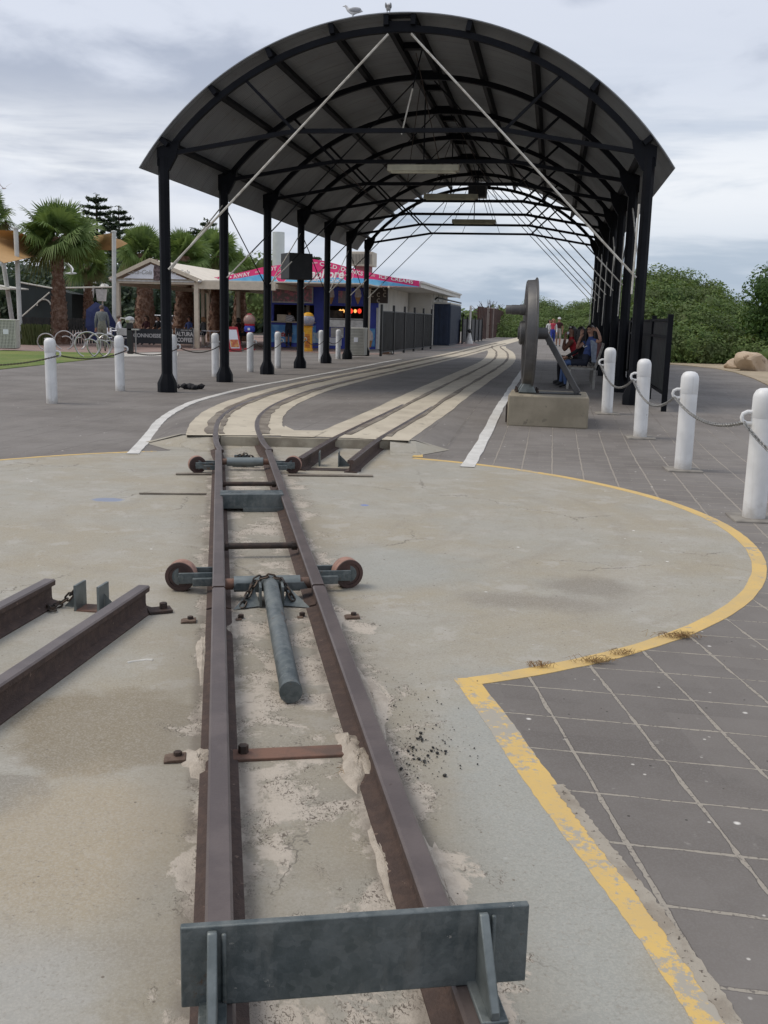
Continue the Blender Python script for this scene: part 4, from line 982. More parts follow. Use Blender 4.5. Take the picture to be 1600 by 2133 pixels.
# ------------------------------------------------------------------ bench
bp = G(1236, 812); bp.z = gz(bp.x, bp.y)
be = thing('bench', 'weathered slatted bench between the wheel plinth and the shelter posts', 'bench', bp, -YAW)
BL = 2.1                                        # bench local: -x towards the tracks, y along
for y in (0, BL/2, BL):
    mb = MB(); mb.beam((0, y, 0), (.0, y, .46), .045, .05); mb.beam((0, y, .44), (.15, y, .98), .045, .05); mb.beam((-.56, y, 0), (-.53, y, .46), .045, .05); mb.beam((-.56, y, .46), (.03, y, .44), .045, .05)
    mb.build('frame', M['benchmetal'], be)
for i in range(6): mb = MB(); mb.box((-.51+.095*i, BL/2, .485), (.075, BL+.06, .028)); mb.build('seat_slat', M['bench'], be, bevel=.004)
for i in range(5): mb = MB(); mb.box((.035+.028*i, BL/2, .56+.1*i), (.026, BL+.06, .075), Matrix.Rotation(R_(16), 3, 'Y')); mb.build('back_slat', M['bench'], be, bevel=.004)

# ------------------------------------------------------------------ people
def person(label, loc, rz, J, mats, zones, hair=None, scale=1.0, hairlong=0, group=None, extras=None, hands=True, fat=1.0, cap=None):
    """J: joints (x right, y forward, z up); one continuous skinned body, coloured by nearest bone"""
    root = thing('person', label, 'person', loc, rz, group); root.scale = (scale,)*3
    verts, edges, rad, zone = [], [], [], []
    def av(p, r): verts.append(Vector(p)); rad.append(r); return len(verts)-1
    def ae(a, b, z): edges.append((a, b)); zone.append(z)
    pel = av(J['pelvis'], (.135*fat, .11*fat)); wa = av(J['waist'], (.125*fat, .095*fat)); ch = av(J['chest'], (.145*fat, .105*fat)); nb = av(J['neck'], .055)
    ae(pel, wa, 'hip'); ae(wa, ch, 'torso'); ae(ch, nb, 'torso')
    hd = Vector(J['head']); nk = Vector(J['neck']); up = (hd-nk).normalized(); fw = Vector(J.get('face', (0, 1, 0))).normalized()
    jaw = av(hd-up*.055+fw*.018, (.058, .066)); mid_ = av(hd+fw*.006, (.075, .088)); top = av(hd+up*.065-fw*.012, (.066, .078))
    ae(nb, jaw, 'skin'); ae(jaw, mid_, 'head'); ae(mid_, top, 'head')
    ns = av(hd+fw*.10-up*.018, .014); ae(mid_, ns, 'head')
    for sd in ('L', 'R'):
        s_ = av(J['sh'+sd], .058*fat); e = av(J['el'+sd], .043*fat); w_ = av(J['wr'+sd], .029)
        ae(ch, s_, 'torso'); ae(s_, e, 'uparm'); ae(e, w_, 'forearm')
        hdir = Vector(J.get('hand'+sd, Vector(J['wr'+sd])-Vector(J['el'+sd]))).normalized(); side = hdir.cross(fw)
        side = side.normalized() if side.length > .1 else V(1, 0, 0)
        pm = av(verts[w_]+hdir*.075, (.032, .022)); ae(w_, pm, 'hand')
        if hands:
            for k in range(4):
                off = side*(.024*(k-1.5)*.8); ln = [.070, .082, .078, .06][k]
                f1 = av(verts[pm]+hdir*.03+off, .0095); f2 = av(verts[pm]+hdir*(.03+ln*.55)+off*1.15-fw*.012, .0085); f3 = av(verts[pm]+hdir*(.03+ln*.9)+off*1.15-fw*.03, .007)
                ae(pm, f1, 'hand'); ae(f1, f2, 'hand'); ae(f2, f3, 'hand')
            t1 = av(verts[w_]+hdir*.05+side*.042, .0105); t2 = av(verts[w_]+hdir*.085+side*.058-fw*.008, .009); ae(w_, t1, 'hand'); ae(t1, t2, 'hand')
        h = av(J['hip'+sd], .09*fat); k_ = av(J['kn'+sd], .062*fat); a_ = av(J['an'+sd], .04); to = av(J['to'+sd], .032)
        ae(pel, h, 'hip'); ae(h, k_, 'thigh'); ae(k_, a_, 'shin'); ae(a_, to, 'shoe')
    me = bpy.data.meshes.new('body'); me.from_pydata([tuple(k) for k in verts], edges, []); o = bpy.data.objects.new('body', me); C.objects.link(o)
    sk = o.modifiers.new('skin', 'SKIN'); sk.use_smooth_shade = True
    for i, sv in enumerate(me.skin_vertices[0].data):
        r = rad[i]; sv.radius = r if isinstance(r, tuple) else (r, r); sv.use_root = (i == 0)
    ss_ = o.modifiers.new('sub', 'SUBSURF'); ss_.levels = 1; ss_.render_levels = 1
    bpy.context.view_layer.update()
    me2 = bpy.data.meshes.new_from_object(o.evaluated_get(bpy.context.evaluated_depsgraph_get()))
    bpy.data.objects.remove(o); names = list(mats)
    for n_ in names: me2.materials.append(M[mats[n_]])
    me2.name = 'body'
    E = np.array([[verts[a], verts[b]] for a, b in edges], float); A = E[:, 0]; D = E[:, 1]-A; LL = (D**2).sum(1)+1e-9
    for pl_ in me2.polygons:
        c = np.array(pl_.center); t_ = np.clip(((c-A)*D).sum(1)/LL, 0, 1); i = int(np.argmin(((A+D*t_[:, None]-c)**2).sum(1)))
        z_ = zones.get(zone[i], 'skin')
        if isinstance(z_, tuple): z_ = z_[0] if t_[i] < z_[2] else z_[1]
        pl_.material_index = names.index(z_); pl_.use_smooth = True
    b = bpy.data.objects.new('body', me2); C.objects.link(b); b.parent = root
    # facial features
    rt = fw.cross(up).normalized()
    for s_ in (-1, 1):
        mb = MB(); mb.sphere(hd+fw*.083+rt*s_*.031+up*.010, .0085, 8, 6); mb.build('eye', M['black'], root)
        mb = MB(); mb.sphere(hd+rt*s_*.083-fw*.005, .02, 8, 6, (.5, .8, 1.3)); mb.build('ear', M[mats['skin']], root)
    mb = MB(); mb.tube([hd+fw*.079-up*.052-rt*.02, hd+fw*.088-up*.054, hd+fw*.079-up*.052+rt*.02], .0055, 6); mb.build('mouth', mat('lips', (.32, .10, .09)) if 'lips' not in bpy.data.materials else bpy.data.materials['lips'], root)
    if hair:
        mb = MB(); Mh = Matrix((rt, fw, up)).transposed(); N = 20
        prof = []
        for i in range(9):
            ph = math.pi*.5*i/8; prof.append((ph))
        rows = []
        for i in range(11):
            th = i/10*math.pi*.62
            row = []
            for k in range(N):
                a = 2*math.pi*k/N; dx, dy = math.cos(a), math.sin(a)
                frontness = max(0, dy); th2 = th*(1-.55*frontness)
                r = .097
                row.append(hd+up*.012+Mh @ V(r*.93*math.sin(th2)*dx, r*1.08*math.sin(th2)*dy-.012, r*1.08*math.cos(th2)))
            rows.append(row)
        b0 = len(mb.v)
        for row in rows: mb.addv(row)
        for i in range(10):
            for k in range(N): mb.addf([(i*N+k, i*N+(k+1) % N, (i+1)*N+(k+1) % N, (i+1)*N+k)])
        if hairlong:
            for k in range(26):
                a = math.pi*(1.0+.02)+(math.pi*.96)*k/25; a = R_(178)+R_(184)*k/25
                st = hd+Mh @ V(.092*math.cos(a), .100*math.sin(a)-.012, -.005)
                out = Mh @ V(math.cos(a), math.sin(a), 0)
                mb.tube([st+up*.05, st-V(0, 0, .5*hairlong)+out*.02, st-V(0, 0, hairlong)+out*.012], [.024, .026, .010], 5)
        mb.build('hair', M[hair], root)
    if cap:
        mb = MB(); mb.lathe([(.1, 0), (.102, .03), (.085, .085), (.04, .108), (0, .112)], 20, hd+up*.02); mb.box(hd+up*.028+fw*.125, (.13, .09, .012)); mb.build('cap', M[cap], root)
    if extras: extras(root, hd, up, fw, rt)
    return root
def standing(stride=.0, lean=0.0, arms='down'):
    J = dict(pelvis=(0, 0, .93), waist=(0, .01+lean*.15, 1.08), chest=(0, .02+lean*.45, 1.30), neck=(0, .02+lean*.75, 1.47), head=(0, .04+lean*1.0, 1.60), face=(0, 1, -.05-lean*.6))
    for sd, s_ in (('L', -1), ('R', 1)):
        J['sh'+sd] = (s_*.17, .01+lean*.6, 1.39); J['el'+sd] = (s_*.225, -.02+lean*.45+stride*s_*.15, 1.12); J['wr'+sd] = (s_*.23, .06+lean*.4+stride*s_*.35, .88)
        J['hip'+sd] = (s_*.085, 0, .89); J['kn'+sd] = (s_*.09, .03-stride*s_*.25, .49); J['an'+sd] = (s_*.09, -.02-stride*s_*.5, .085); J['to'+sd] = (s_*.095, .11-stride*s_*.5, .035)
    return J
def seated(lean=-.12, spread=.1, z=.50):
    J = dict(pelvis=(0, 0, z+.10), waist=(0, lean*.35, z+.26), chest=(0, lean, z+.48), neck=(0, lean*1.05, z+.66), head=(0, lean*.95+.02, z+.80), face=(0, 1, -.05))
    for sd, s_ in (('L', -1), ('R', 1)):
        J['sh'+sd] = (s_*.165, lean, z+.58); J['el'+sd] = (s_*.22, lean+.08, z+.34); J['wr'+sd] = (s_*.15, lean+.30, z+.22)
        J['hip'+sd] = (s_*.09, .02, z+.085); J['kn'+sd] = (s_*(.09+spread), .44, z+.06); J['an'+sd] = (s_*(.08+spread), .42, .08); J['to'+sd] = (s_*(.09+spread), .56, .035)
    return J
ALLZ = dict(hip='bottom', torso='top', skin='skin', head='skin', uparm='top', forearm='skin', hand='skin', thigh='bottom', shin='bottom', shoe='shoe')
def bench_pt(y, x=-.12): p = bp+RX*x+AX*y; return p
FACE_L = R_(90)-YAW                              # facing the tracks (-x)
# woman in blue, hand to her brow
J = seated(-.10, .06, .47)
J['face'] = V(-.86, .5, -.05)
J['shL'] = (-.17, -.11, 1.05); J['elL'] = (-.27, -.30, 1.02); J['wrL'] = (-.17, -.235, 1.25); J['handL'] = (.25, .9, .35)
J['shR'] = (.16, -.06, 1.05); J['elR'] = (.14, .20, .86); J['wrR'] = (.04, .12, 1.11); J['handR'] = (-.35, -.1, .9)
J['knR'] = (.06, .46, .56); J['anR'] = (.02, .50, .12); J['toR'] = (.0, .62, .05); J['knL'] = (-.15, .44, .55); J['anL'] = (-.12, .40, .08); J['toL'] = (-.13, .54, .035)
def ex1(root, hd, up, fw, rt):
    mb = MB()
    for s_ in (-1, 1): mb.tube([hd+fw*.095+rt*(s_*.033+.026*math.cos(a))+up*(.010+.019*math.sin(a)) for a in [k*math.pi/5 for k in range(10)]], .003, 4, closed=True)
    mb.tube([hd+fw*.095-rt*.008+up*.012, hd+fw*.095+rt*.008+up*.012], .0025, 4)
    for s_ in (-1, 1): mb.tube([hd+fw*.092+rt*s_*.06+up*.014, hd+rt*s_*.083+up*.012], .0025, 4)
    mb.build('glasses', M['black'], root)
    mb = MB(); mb.prism([(-.10, .06), (.05, .04), (.12, -.30), (.06, -.44), (-.04, -.42)], .05, Matrix.Rotation(R_(-100), 3, 'Z'), (-.25, -.17, 1.0)); mb.build('jacket', M['denimjacket'], root, bevel=.02)
    mb = MB(); mb.box((-.24, -.27, .78), (.09, .09, .42)); mb.build('checked_cloth', M['plaid'], root, bevel=.02)
    mb = MB(); mb.tube([(-.13, -.02, .93), (-.12, .03, .90), (-.07, .055, .905), (-.03, .055, .94)], .011, 6); mb.build('print', M['whitecloth'], root)
    mb = MB(); mb.tube([V(.02, .12, 1.17), V(.0, .10, 1.23)], .012, 6); mb.build('phone', M['black'], root)
person('woman in a dark blue top and glasses seated with one hand shading her brow', bench_pt(.38, -.20), FACE_L, J, dict(skin='skin', top='navy_top', bottom='darkjean', shin='jean', shoe='shoe'),
       dict(ALLZ, thigh=('bottom', 'shin', .75), shin='shin', uparm=('top', 'skin', .45)), 'hair', 1.0, .30, extras=ex1)
J = seated(.06, .05, .47); J['face'] = (.75, .7, -.1)
person('person with black hair seated between the woman in blue and the woman in red', bench_pt(1.0, -.24), FACE_L, J, dict(skin='skin', top='blackcloth', bottom='darkjean', shoe='shoe'), dict(ALLZ, forearm='top'), 'hair', .97, .34)
J = seated(.16, .08, .47); J['face'] = (-.62, .78, -.05)
J['elR'] = (.20, .36, .82); J['wrR'] = (.06, .33, 1.08); J['handR'] = (-.3, -.1, .9); J['elL'] = (-.20, .34, .80); J['wrL'] = (-.05, .33, 1.06); J['handL'] = (.3, -.1, .9)
def ex3(root, hd, up, fw, rt):
    mb = MB(); mb.sphere(hd+fw*.12-up*.05, .045, 10, 8, (1.1, .7, .9)); mb.build('paper_cup', M['whitecloth'], root)
    mb = MB(); mb.box((0, .30, .63), (.38, .34, .11)); mb.build('patterned_bag', mat('bag_cloth', (.05, .04, .035), .8, col2=(.38, .33, .26), scale=16, lo=.56, hi=.6), root, bevel=.05)
    mb = MB(); mb.sphere(hd+up*.085+fw*.06, .045, 8, 6, (1, .8, .5)); mb.build('sunglasses', M['steel'], root)
person('woman in a red top and brown cardigan seated drinking, farthest along the bench', bench_pt(1.62, -.33), FACE_L, J, dict(skin='skin_dark', top='red', bottom='blackcloth', sleeve='brown', shoe='shoe'),
       dict(ALLZ, uparm='sleeve', forearm='sleeve'), 'hair', .97, .30, extras=ex3)
# three walkers far along the path, coming this way
face_cam = math.pi
wk = [(1143, 720, 'woman in a pale top walking at the left of three far walkers', dict(skin='skin', top='whitecloth', bottom='greycloth', shoe='shoe'), ALLZ, 'hair', .98, None, .5),
      (1150, 722, 'woman in a pink red top, white cardigan and blue leggings walking in the middle', dict(skin='skin', top='pinkred', bottom='blueleg', sleeve='whitecloth', shoe='shoe'), dict(ALLZ, uparm='sleeve', forearm='sleeve'), 'hair_fair', 1.0, None, -.6),
      (1162, 722, 'man in a pale cap, dark shirt and light shorts walking on the right', dict(skin='skin', top='maroon', bottom='khaki', shoe='shoe'), dict(ALLZ, shin='skin', uparm=('top', 'skin', .6)), None, 1.05, 'whitecloth', .6)]
for px_, py_, lb, mt, zn, hr, sc_, cp, st in wk:
    p = G(px_, py_); p.z = gz(p.x, p.y); person(lb, p, math.pi-.12, standing(st*.55), mt, zn, hr, sc_, .12 if hr else 0, extras=None, hands=True, cap=cp, fat=1.05)

# ------------------------------------------------------------------ foliage builders
def leaves(centers, normals, size, asp=.55, jit=.5):
    n = len(centers); c = np.asarray(centers); nr = np.asarray(normals)+rng.normal(0, jit, (n, 3)); nr /= np.linalg.norm(nr, axis=1)[:, None]+1e-9
    t = np.cross(nr, rng.normal(0, 1, (n, 3))); t /= np.linalg.norm(t, axis=1)[:, None]+1e-9; b = np.cross(nr, t)
    s = size*rng.uniform(.6, 1.3, n)[:, None]
    v = np.stack([c-t*s, c+b*s*asp, c+t*s, c-b*s*asp], 1).reshape(-1, 3)
    return v, np.arange(4*n).reshape(-1, 4)
def blob_leaves(blobs, dens, size, core=.62):
    VV, FF, MI = [], [], []; off = 0
    for (cx, cy, cz), (rx, ry, rz_) in blobs:
        n = int(dens*(rx*ry+ry*rz_+rx*rz_)*1.5); d = rng.normal(0, 1, (n, 3)); d /= np.linalg.norm(d, axis=1)[:, None]
        k = rng.normal(0, 1, (14, 3)); k /= np.linalg.norm(k, axis=1)[:, None]
        lump_ = np.max(d @ k.T, axis=1); rad = (.70+.36*np.clip((lump_-.62)/.38, 0, 1))*np.where(rng.random(n) < .38, rng.uniform(.55, .9, n), rng.uniform(.86, 1.05, n))
        p = d*rad[:, None]*np.array([rx, ry, rz_])+np.array([cx, cy, cz]); ok = p[:, 2] > .05; p = p[ok]; d2 = d[ok]
        v, f = leaves(p, d2+np.array([0, 0, .35]), size); VV.append(v); FF.append(f+off); MI.append(np.zeros(len(f))); off += len(v)
        nu, nv_ = 14, 8; g = np.array([[(cx+core*.86*rx*math.sin(math.pi*j/nv_)*math.cos(2*math.pi*i/nu), cy+core*.86*ry*math.sin(math.pi*j/nv_)*math.sin(2*math.pi*i/nu), max(.0, cz-core*.86*rz_*math.cos(math.pi*j/nv_))) for i in range(nu)] for j in range(nv_+1)]).reshape(-1, 3)
        f = np.array([(j*nu+i, j*nu+(i+1) % nu, (j+1)*nu+(i+1) % nu, (j+1)*nu+i) for j in range(nv_) for i in range(nu)])
        VV.append(g); FF.append(f+off); MI.append(np.zeros(len(f))); off += len(g)
    return np.concatenate(VV), np.concatenate(FF)
def blobplant(name, label, cat, blobs, dens, size, mt, kind=None, group=None):
    v, f = blob_leaves(blobs, dens, size); o = fast_mesh(name, v, f, M[mt]); tag(o, label, cat, group, kind); return o
def top_z(px, py, y): return AT(px, py, y).z
# thicket on the dune, right
def interp(tab, x):
    for a, b in zip(tab[:-1], tab[1:]):
        if a[0] <= x <= b[0]: return a[1]+(b[1]-a[1])*(x-a[0])/(b[0]-a[0])
    return tab[-1][1] if x > tab[-1][0] else tab[0][1]
crest = [(1290, 566), (1340, 556), (1380, 552), (1420, 563), (1450, 571), (1480, 580), (1505, 597), (1530, 618), (1560, 628), (1640, 640)]
bl = []
for px_ in range(1290, 1640, 17):
    for y_, fr in ((47.5, 1.0), (44.5, .83), (42, .62), (40.2, .42)):
        p = AT(px_+random.uniform(-9, 9), 700, y_+random.uniform(-.7, .7)); zt = top_z(px_, interp(crest, px_)+random.uniform(-2, 12), 47.5)*fr
        r = random.uniform(.75, 1.15); bl.append(((p.x, p.y, zt-r*.9), (r*1.15, r*1.15, r)))
        if fr < .7: bl.append(((p.x, p.y-.3, .5), (.9, .8, .8)))
blobplant('coastal_thicket', 'dense green coastal scrub covering the dune right of the shelter', 'shrubs', bl, 175, .074, 'bush', 'stuff')
bl = [((AT(px_, 700, y_).x, y_, z_), (r, r, r*.95)) for px_, y_, z_, r in ((1592, 39, 3.0, 1.0), (1612, 39.5, 2.2, 1.2), (1580, 40, 1.9, .9), (1632, 39, 3.2, 1.2), (1600, 40, 1.1, 1.0))]
blobplant('dark_shrub', 'darker glossy shrub rising at the right edge above the boulders', 'shrub', bl, 190, .08, 'bush_dark')
p = G(1606, 768); blobplant('low_shrub', 'small bright green shrub at the right edge beside the boulders', 'shrub', [((p.x+.1, p.y+.5, .55), (.62, .6, .6)), ((p.x+.6, p.y+.4, .8), (.6, .6, .6))], 130, .075, 'bush')
crest2 = [(1040, 655), (1070, 642), (1090, 640), (1118, 622), (1145, 625), (1164, 643), (1180, 637), (1215, 625), (1250, 624), (1300, 620)]
bl = []
for px_ in range(1040, 1300, 9):
    for y_, fr in ((112, 1.0), (106, .75), (100, .5)):
        p = AT(px_+random.uniform(-4, 4), 690, y_); zt = top_z(px_, interp(crest2, px_)+random.uniform(-1, 5), 112)*fr; r = random.uniform(1.1, 1.8)
        bl.append(((p.x, p.y, zt-r*.85), (r*1.3, r*1.3, r)))
blobplant('far_scrub', 'low green dune scrub behind the three far walkers', 'shrubs', bl, 90, .10, 'bush', 'stuff')
bl = []
for px_ in range(940, 1050, 12):
    y_ = 150; p = AT(px_, 690, y_); zt = top_z(px_, 646+random.uniform(-4, 8), y_); bl.append(((p.x, p.y, zt-1.8), (3.0, 3, 2.1))); bl.append(((p.x, p.y, 1.2), (3.0, 3, 2.0)))
blobplant('far_trees', 'distant green trees behind the rusty fence and navy container', 'trees', bl, 10, .38, 'bush', 'stuff')
bl = []
for px_ in range(-80, 660, 13):
    for k in range(3):
        y_ = random.uniform(84, 104); p = AT(px_+random.uniform(-8, 8), 690, y_); zt = top_z(px_, random.choice([545, 565, 585, 600, 615, 640]) if px_ < 260 else random.choice([575, 600, 620, 640]), y_); r = random.uniform(1.2, 2.2)
        bl.append(((p.x, p.y, zt-r*.8), (r, r, r*1.25)))
    p = AT(px_, 690, 99); bl.append(((p.x, p.y, 1.3), (2.2, 1.5, 1.9)))
blobplant('dark_tree_belt', 'dark trees massed behind the palms and the cafe', 'trees', bl, 13, .27, 'pine', 'stuff')
bl = [((AT(px_, 600, 72).x, 72, z_), (r, r, r)) for px_, z_, r in ((530, 4.2, 1.4), (552, 4.9, 1.3), (510, 3.4, 1.4), (570, 3.5, 1.4), (540, 2.6, 1.8), (625, 4.6, 1.0), (640, 3.8, 1.2), (612, 3.6, 1.1))]
blobplant('round_tree', 'rounded green tree behind the magenta kiosk sign', 'tree', bl, 34, .17, 'bush')
mb = MB(); p = AT(1014, 690, 118)                            # bare bush above the rusty fence
for k in range(60):
    a = random.uniform(-1, 1); b0 = V(p.x+random.uniform(-.4, .4), p.y, 1.8); e = b0+V(a*2.0, random.uniform(-.6, .6), random.uniform(1.2, 2.6)-abs(a)*.9)
    mb.tube([b0, b0.lerp(e, .5)+V(random.uniform(-.2, .2), 0, .15), e], [.06, .04, .02], 3)
mb.tube([V(p.x, p.y, 0), V(p.x, p.y, 2)], .12, 6)
tag(mb.build('bare_shrub', M['twig'], smooth=False), 'leafless grey brown shrub above the rusty fence', 'shrub')

def palm(label, px, py, y, cr, fronds=34, trunk_r=.26, lean=0, seed=1):
    r2 = np.random.default_rng(seed); c = AT(px, py, y); g0 = gz(c.x, c.y); H = c.z-g0
    root = thing('fan_palm', label, 'palm tree', (c.x, c.y, g0), 0, 'fan palms')
    mb = MB(); n = 26; pts = []; rs = []
    for i in range(n+1):
        t = i/n; pts.append(V(lean*(1-t)**2, 0, t*H)); rs.append(trunk_r*(1.45-.72*min(1, t*1.6) if t < .62 else .73+.0*t)*(1.06 if i % 2 else .96))
    mb.tube(pts, rs, 16)
    for k in range(240):                                    # old leaf bases
        t = r2.uniform(.02, .95); a = r2.uniform(0, 6.28); R = trunk_r*(1.45-.72*min(1, t*1.6))*.98; q = V(lean*(1-t)**2+R*math.cos(a), R*math.sin(a), t*H)
        o_ = V(math.cos(a), math.sin(a), 0); mb.beam(q, q+o_*.05+V(0, 0, .16), .10, .035, o_)
    mb.build('trunk', M['trunk'], root)
    VV, FF, MI = [], [], []; off = 0
    for k in range(fronds):
        az = k*2.399963+r2.uniform(-.3, .3); el = math.radians(88-132*(k/fronds)**.80+r2.uniform(-9, 9)); pet = cr*r2.uniform(.14, .60)
        d = np.array([math.cos(az)*math.cos(el), math.sin(az)*math.cos(el), math.sin(el)]); base = np.array([0, 0, H-.05]); tip = base+d*pet
        side = np.cross(d, [0, 0, 1]); side /= np.linalg.norm(side)+1e-9; upv = np.cross(side, d); ro = r2.uniform(-1.1, 1.1); side, upv = side*math.cos(ro)+upv*math.sin(ro), upv*math.cos(ro)-side*math.sin(ro)
        w_ = .018; q = np.array([base-side*w_, base+side*w_, tip+side*w_*.6, tip-side*w_*.6]); VV.append(q); FF.append(np.array([[0, 1, 2, 3]])+off); MI.append([0]); off += 4
        nb_ = 32; L = cr*r2.uniform(.54, .70); droop = .10+.35*max(0, 1-el/1.3)*.6
        for j in range(nb_):
            a = (j/(nb_-1)-.5)*math.radians(205); ln = L*(1-.30*abs(a)/1.8)*r2.uniform(.9, 1.06)
            bd = d*math.cos(a)+side*math.sin(a)+upv*(.18+r2.uniform(-.03, .03)); bd /= np.linalg.norm(bd); cr_ = np.cross(bd, upv); cr_ /= np.linalg.norm(cr_)+1e-9
            m1 = tip+bd*ln*.6; e = tip+bd*ln+np.array([0, 0, -droop*ln*r2.uniform(.5, 1.6)]); w0 = .014*cr/1.7; w1 = .034*cr/1.7
            q = np.array([tip-cr_*w0, tip+cr_*w0, m1+cr_*w1, m1-cr_*w1, e+cr_*.003, e-cr_*.003]); VV.append(q); FF.append(np.array([[0, 1, 2, 3], [3, 2, 4, 5]])+off)
            MI.append([1 if k > fronds*.86 else 0]*2); off += 6
    fast_mesh('crown', np.concatenate(VV), np.concatenate(FF), [M['palm'], M['palm_old']], root, np.concatenate(MI))
    return root
palm('full fan palm between the two sail poles, largest crown at the left', 118, 494, 46, 1.95, 54, .30, 0, 3)
palm('fan palm cut off by the left edge of the frame', -26, 448, 48, 1.35, 40, .26, 0, 5)
palm('low fan palm behind the flying gull, lower than its neighbours', 182, 553, 58, 1.5, 40, .26, 0, 8)
palm('fan palm rising just left of the front shelter post', 300, 528, 53, 1.65, 46, .46, .0, 11)
palm('fan palm between the first and second shelter posts', 383, 534, 55, 1.65, 46, .52, 0, 13)
palm('fan palm whose crown shows round the second shelter post', 452, 534, 57, 1.75, 46, .40, 0, 17)
palm('fan palm standing low behind the kiosk sign end', 500, 562, 60, 1.4, 36, .38, 0, 19)
def pine(label, px, py, y, w_, seed):
    r2 = np.random.default_rng(seed); c = AT(px, py, y); H = c.z
    root = thing('norfolk_pine', label, 'pine tree', (c.x, c.y, 0), 0, 'tall pines behind the palms')
    mb = MB(); mb.tube([V(0, 0, 0), V(0, 0, H*.6), V(0, 0, H)], [.32, .2, .04], 8); mb.build('trunk', M['bark'], root)
    VV, FF = [], []; off = 0; z = H*.45; 
    while z < H-.2:
        t = (H-z)/(H*.55); L = w_*min(1, .22+1.35*t)*(1 if t < .8 else .9)
        for k in range(8):
            az = k*math.pi/4+r2.uniform(-.2, .2)+z; ll_ = L*r2.uniform(.75, 1.1)
            n = int(70*ll_)+14; s = r2.uniform(.15, 1, n)**.7; p = np.stack([np.cos(az)*s*ll_, np.sin(az)*s*ll_, z-.12*ll_*s+.22*ll_*s*s], 1)
            p += r2.normal(0, .04+.028*w_, (n, 3))*np.array([1, 1, .55]); v, f = leaves(p, np.tile([0, 0, 1.], (n, 1)), .17, .40, .6); VV.append(v); FF.append(f+off); off += len(v)
        z += r2.uniform(.62, .86)
    for k in range(30):
        p = np.array([[r2.normal(0, .25), r2.normal(0, .25), H-r2.uniform(0, 1.0)]]); v, f = leaves(p, [[0, 0, 1]], .2, .5); VV.append(v); FF.append(f+off); off += len(v)
    fast_mesh('crown', np.concatenate(VV), np.concatenate(FF), M['pine'], root)
pine('tall dark pine, the highest above the main palm', 200, 403, 105, 2.9, 1)
pine('dark pine standing just right of the tallest one', 247, 428, 112, 2.8, 2)
pine('small dark pine left of the second shelter post', 432, 455, 125, 2.9, 3)
pine('low dark pine left of the small pine between the posts', 402, 474, 125, 2.2, 4)
pine('distant dark pine over the peak of the kiosk sign', 655, 533, 120, 2.6, 5)

# ------------------------------------------------------------------ boulders
def boulder(label, px, py, r, sc_, seed, tilt=0):
    r2 = np.random.default_rng(seed); p = G(px, py); bm = bmesh.new(); bmesh.ops.create_icosphere(bm, subdivisions=4, radius=1)
    pl_ = r2.normal(0, 1, (11, 3)); pl_ /= np.linalg.norm(pl_, axis=1)[:, None]; dd = r2.uniform(.62, .95, 11)
    for v_ in bm.verts:
        q = np.array(v_.co)
        for n_, d_ in zip(pl_, dd):
            k = q @ n_-d_
            if k > 0: q = q-n_*k
        q = q*(1+r2.normal(0, .006)+.03*math.sin(7*q[0]+5*q[2]+seed)*math.sin(6*q[1]+4*q[2]))*np.array(sc_)*r; v_.co = Matrix.Rotation(tilt, 3, 'Y') @ Vector(q)
    me = bpy.data.meshes.new('boulder'); bm.to_mesh(me); bm.free(); me.materials.append(M['rock']); o = bpy.data.objects.new('boulder', me); C.objects.link(o)
    o.location = (p.x, p.y, p.z+r*sc_[2]*.55); me.polygons.foreach_set('use_smooth', [True]*len(me.polygons)); me.set_sharp_from_angle(angle=R_(14)); tag(o, label, 'rock', 'boulders on the sand verge')
boulder('largest tan boulder with a flat tilted face', 1563, 773, .62, (1.0, .9, .72), 4, .25)
boulder('tan boulder behind and above the largest one', 1560, 757, .72, (1.1, .9, .95), 6, -.3)
boulder('low tan boulder left of the largest one', 1536, 769, .34, (1.2, .9, .75), 9)
boulder('smallest tan stone at the left end of the boulders', 1521, 768, .20, (1.2, .9, .7), 12)

# ------------------------------------------------------------------ kiosk
KO = AT(786, 726, 48.5); KO.z = .07
kx = thing('kiosk', 'blue and white seaside kiosk with a curved magenta sign and serving windows', 'kiosk', KO, -YAW)
def onplane(px, py, O, d):                            # ray meets the yard-aligned plane d metres behind O: local (x, z)
    q = ray(px, py); P0 = O+AX*d; t = (P0-V(0, 0, EYE)).dot(AX)/q.dot(AX); P = V(0, 0, EYE)+q*t
    return (P-O).dot(RX), P.z-O.z
def KP(px, py, d=0): return onplane(px, py, KO, d)
def kpanel(name, mt, x0, z0, x1, z1, y=-.02, th=.04, bev=0, par=None):
    mb = MB(); mb.box(((x0+x1)/2, y, (z0+z1)/2), (abs(x1-x0), th, abs(z1-z0))); return mb.build(name, M[mt], par or kx, bevel=bev)
XL = KP(563, 700)[0]; ZS = KP(700, 597)[1]+.05
w1a, zt1 = KP(570, 634); w1b, zb1 = KP(654, 671); w2a, zt2 = KP(681, 636); w2b, zb2 = KP(757, 664)
for nm, x0, z0, x1, z1 in (('wall', XL, 0, 0, zb1), ('wall', XL, zt1, 0, ZS), ('wall', XL, zb1, w1a, zt1), ('wall', w1b, zb1, w2a, zt1), ('wall', w2b, zb1, 0, zt1)):
    mb = MB(); mb.box(((x0+x1)/2, .06, (z0+z1)/2), (x1-x0, .12, z1-z0)); mb.build(nm, M['kiosk_blue'], kx)
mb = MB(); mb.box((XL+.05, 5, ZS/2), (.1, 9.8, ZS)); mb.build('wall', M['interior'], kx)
mb = MB(); mb.box((-.05, 5.05, ZS/2), (.1, 9.8, ZS)); mb.build('wall', M['kiosk_white'], kx)
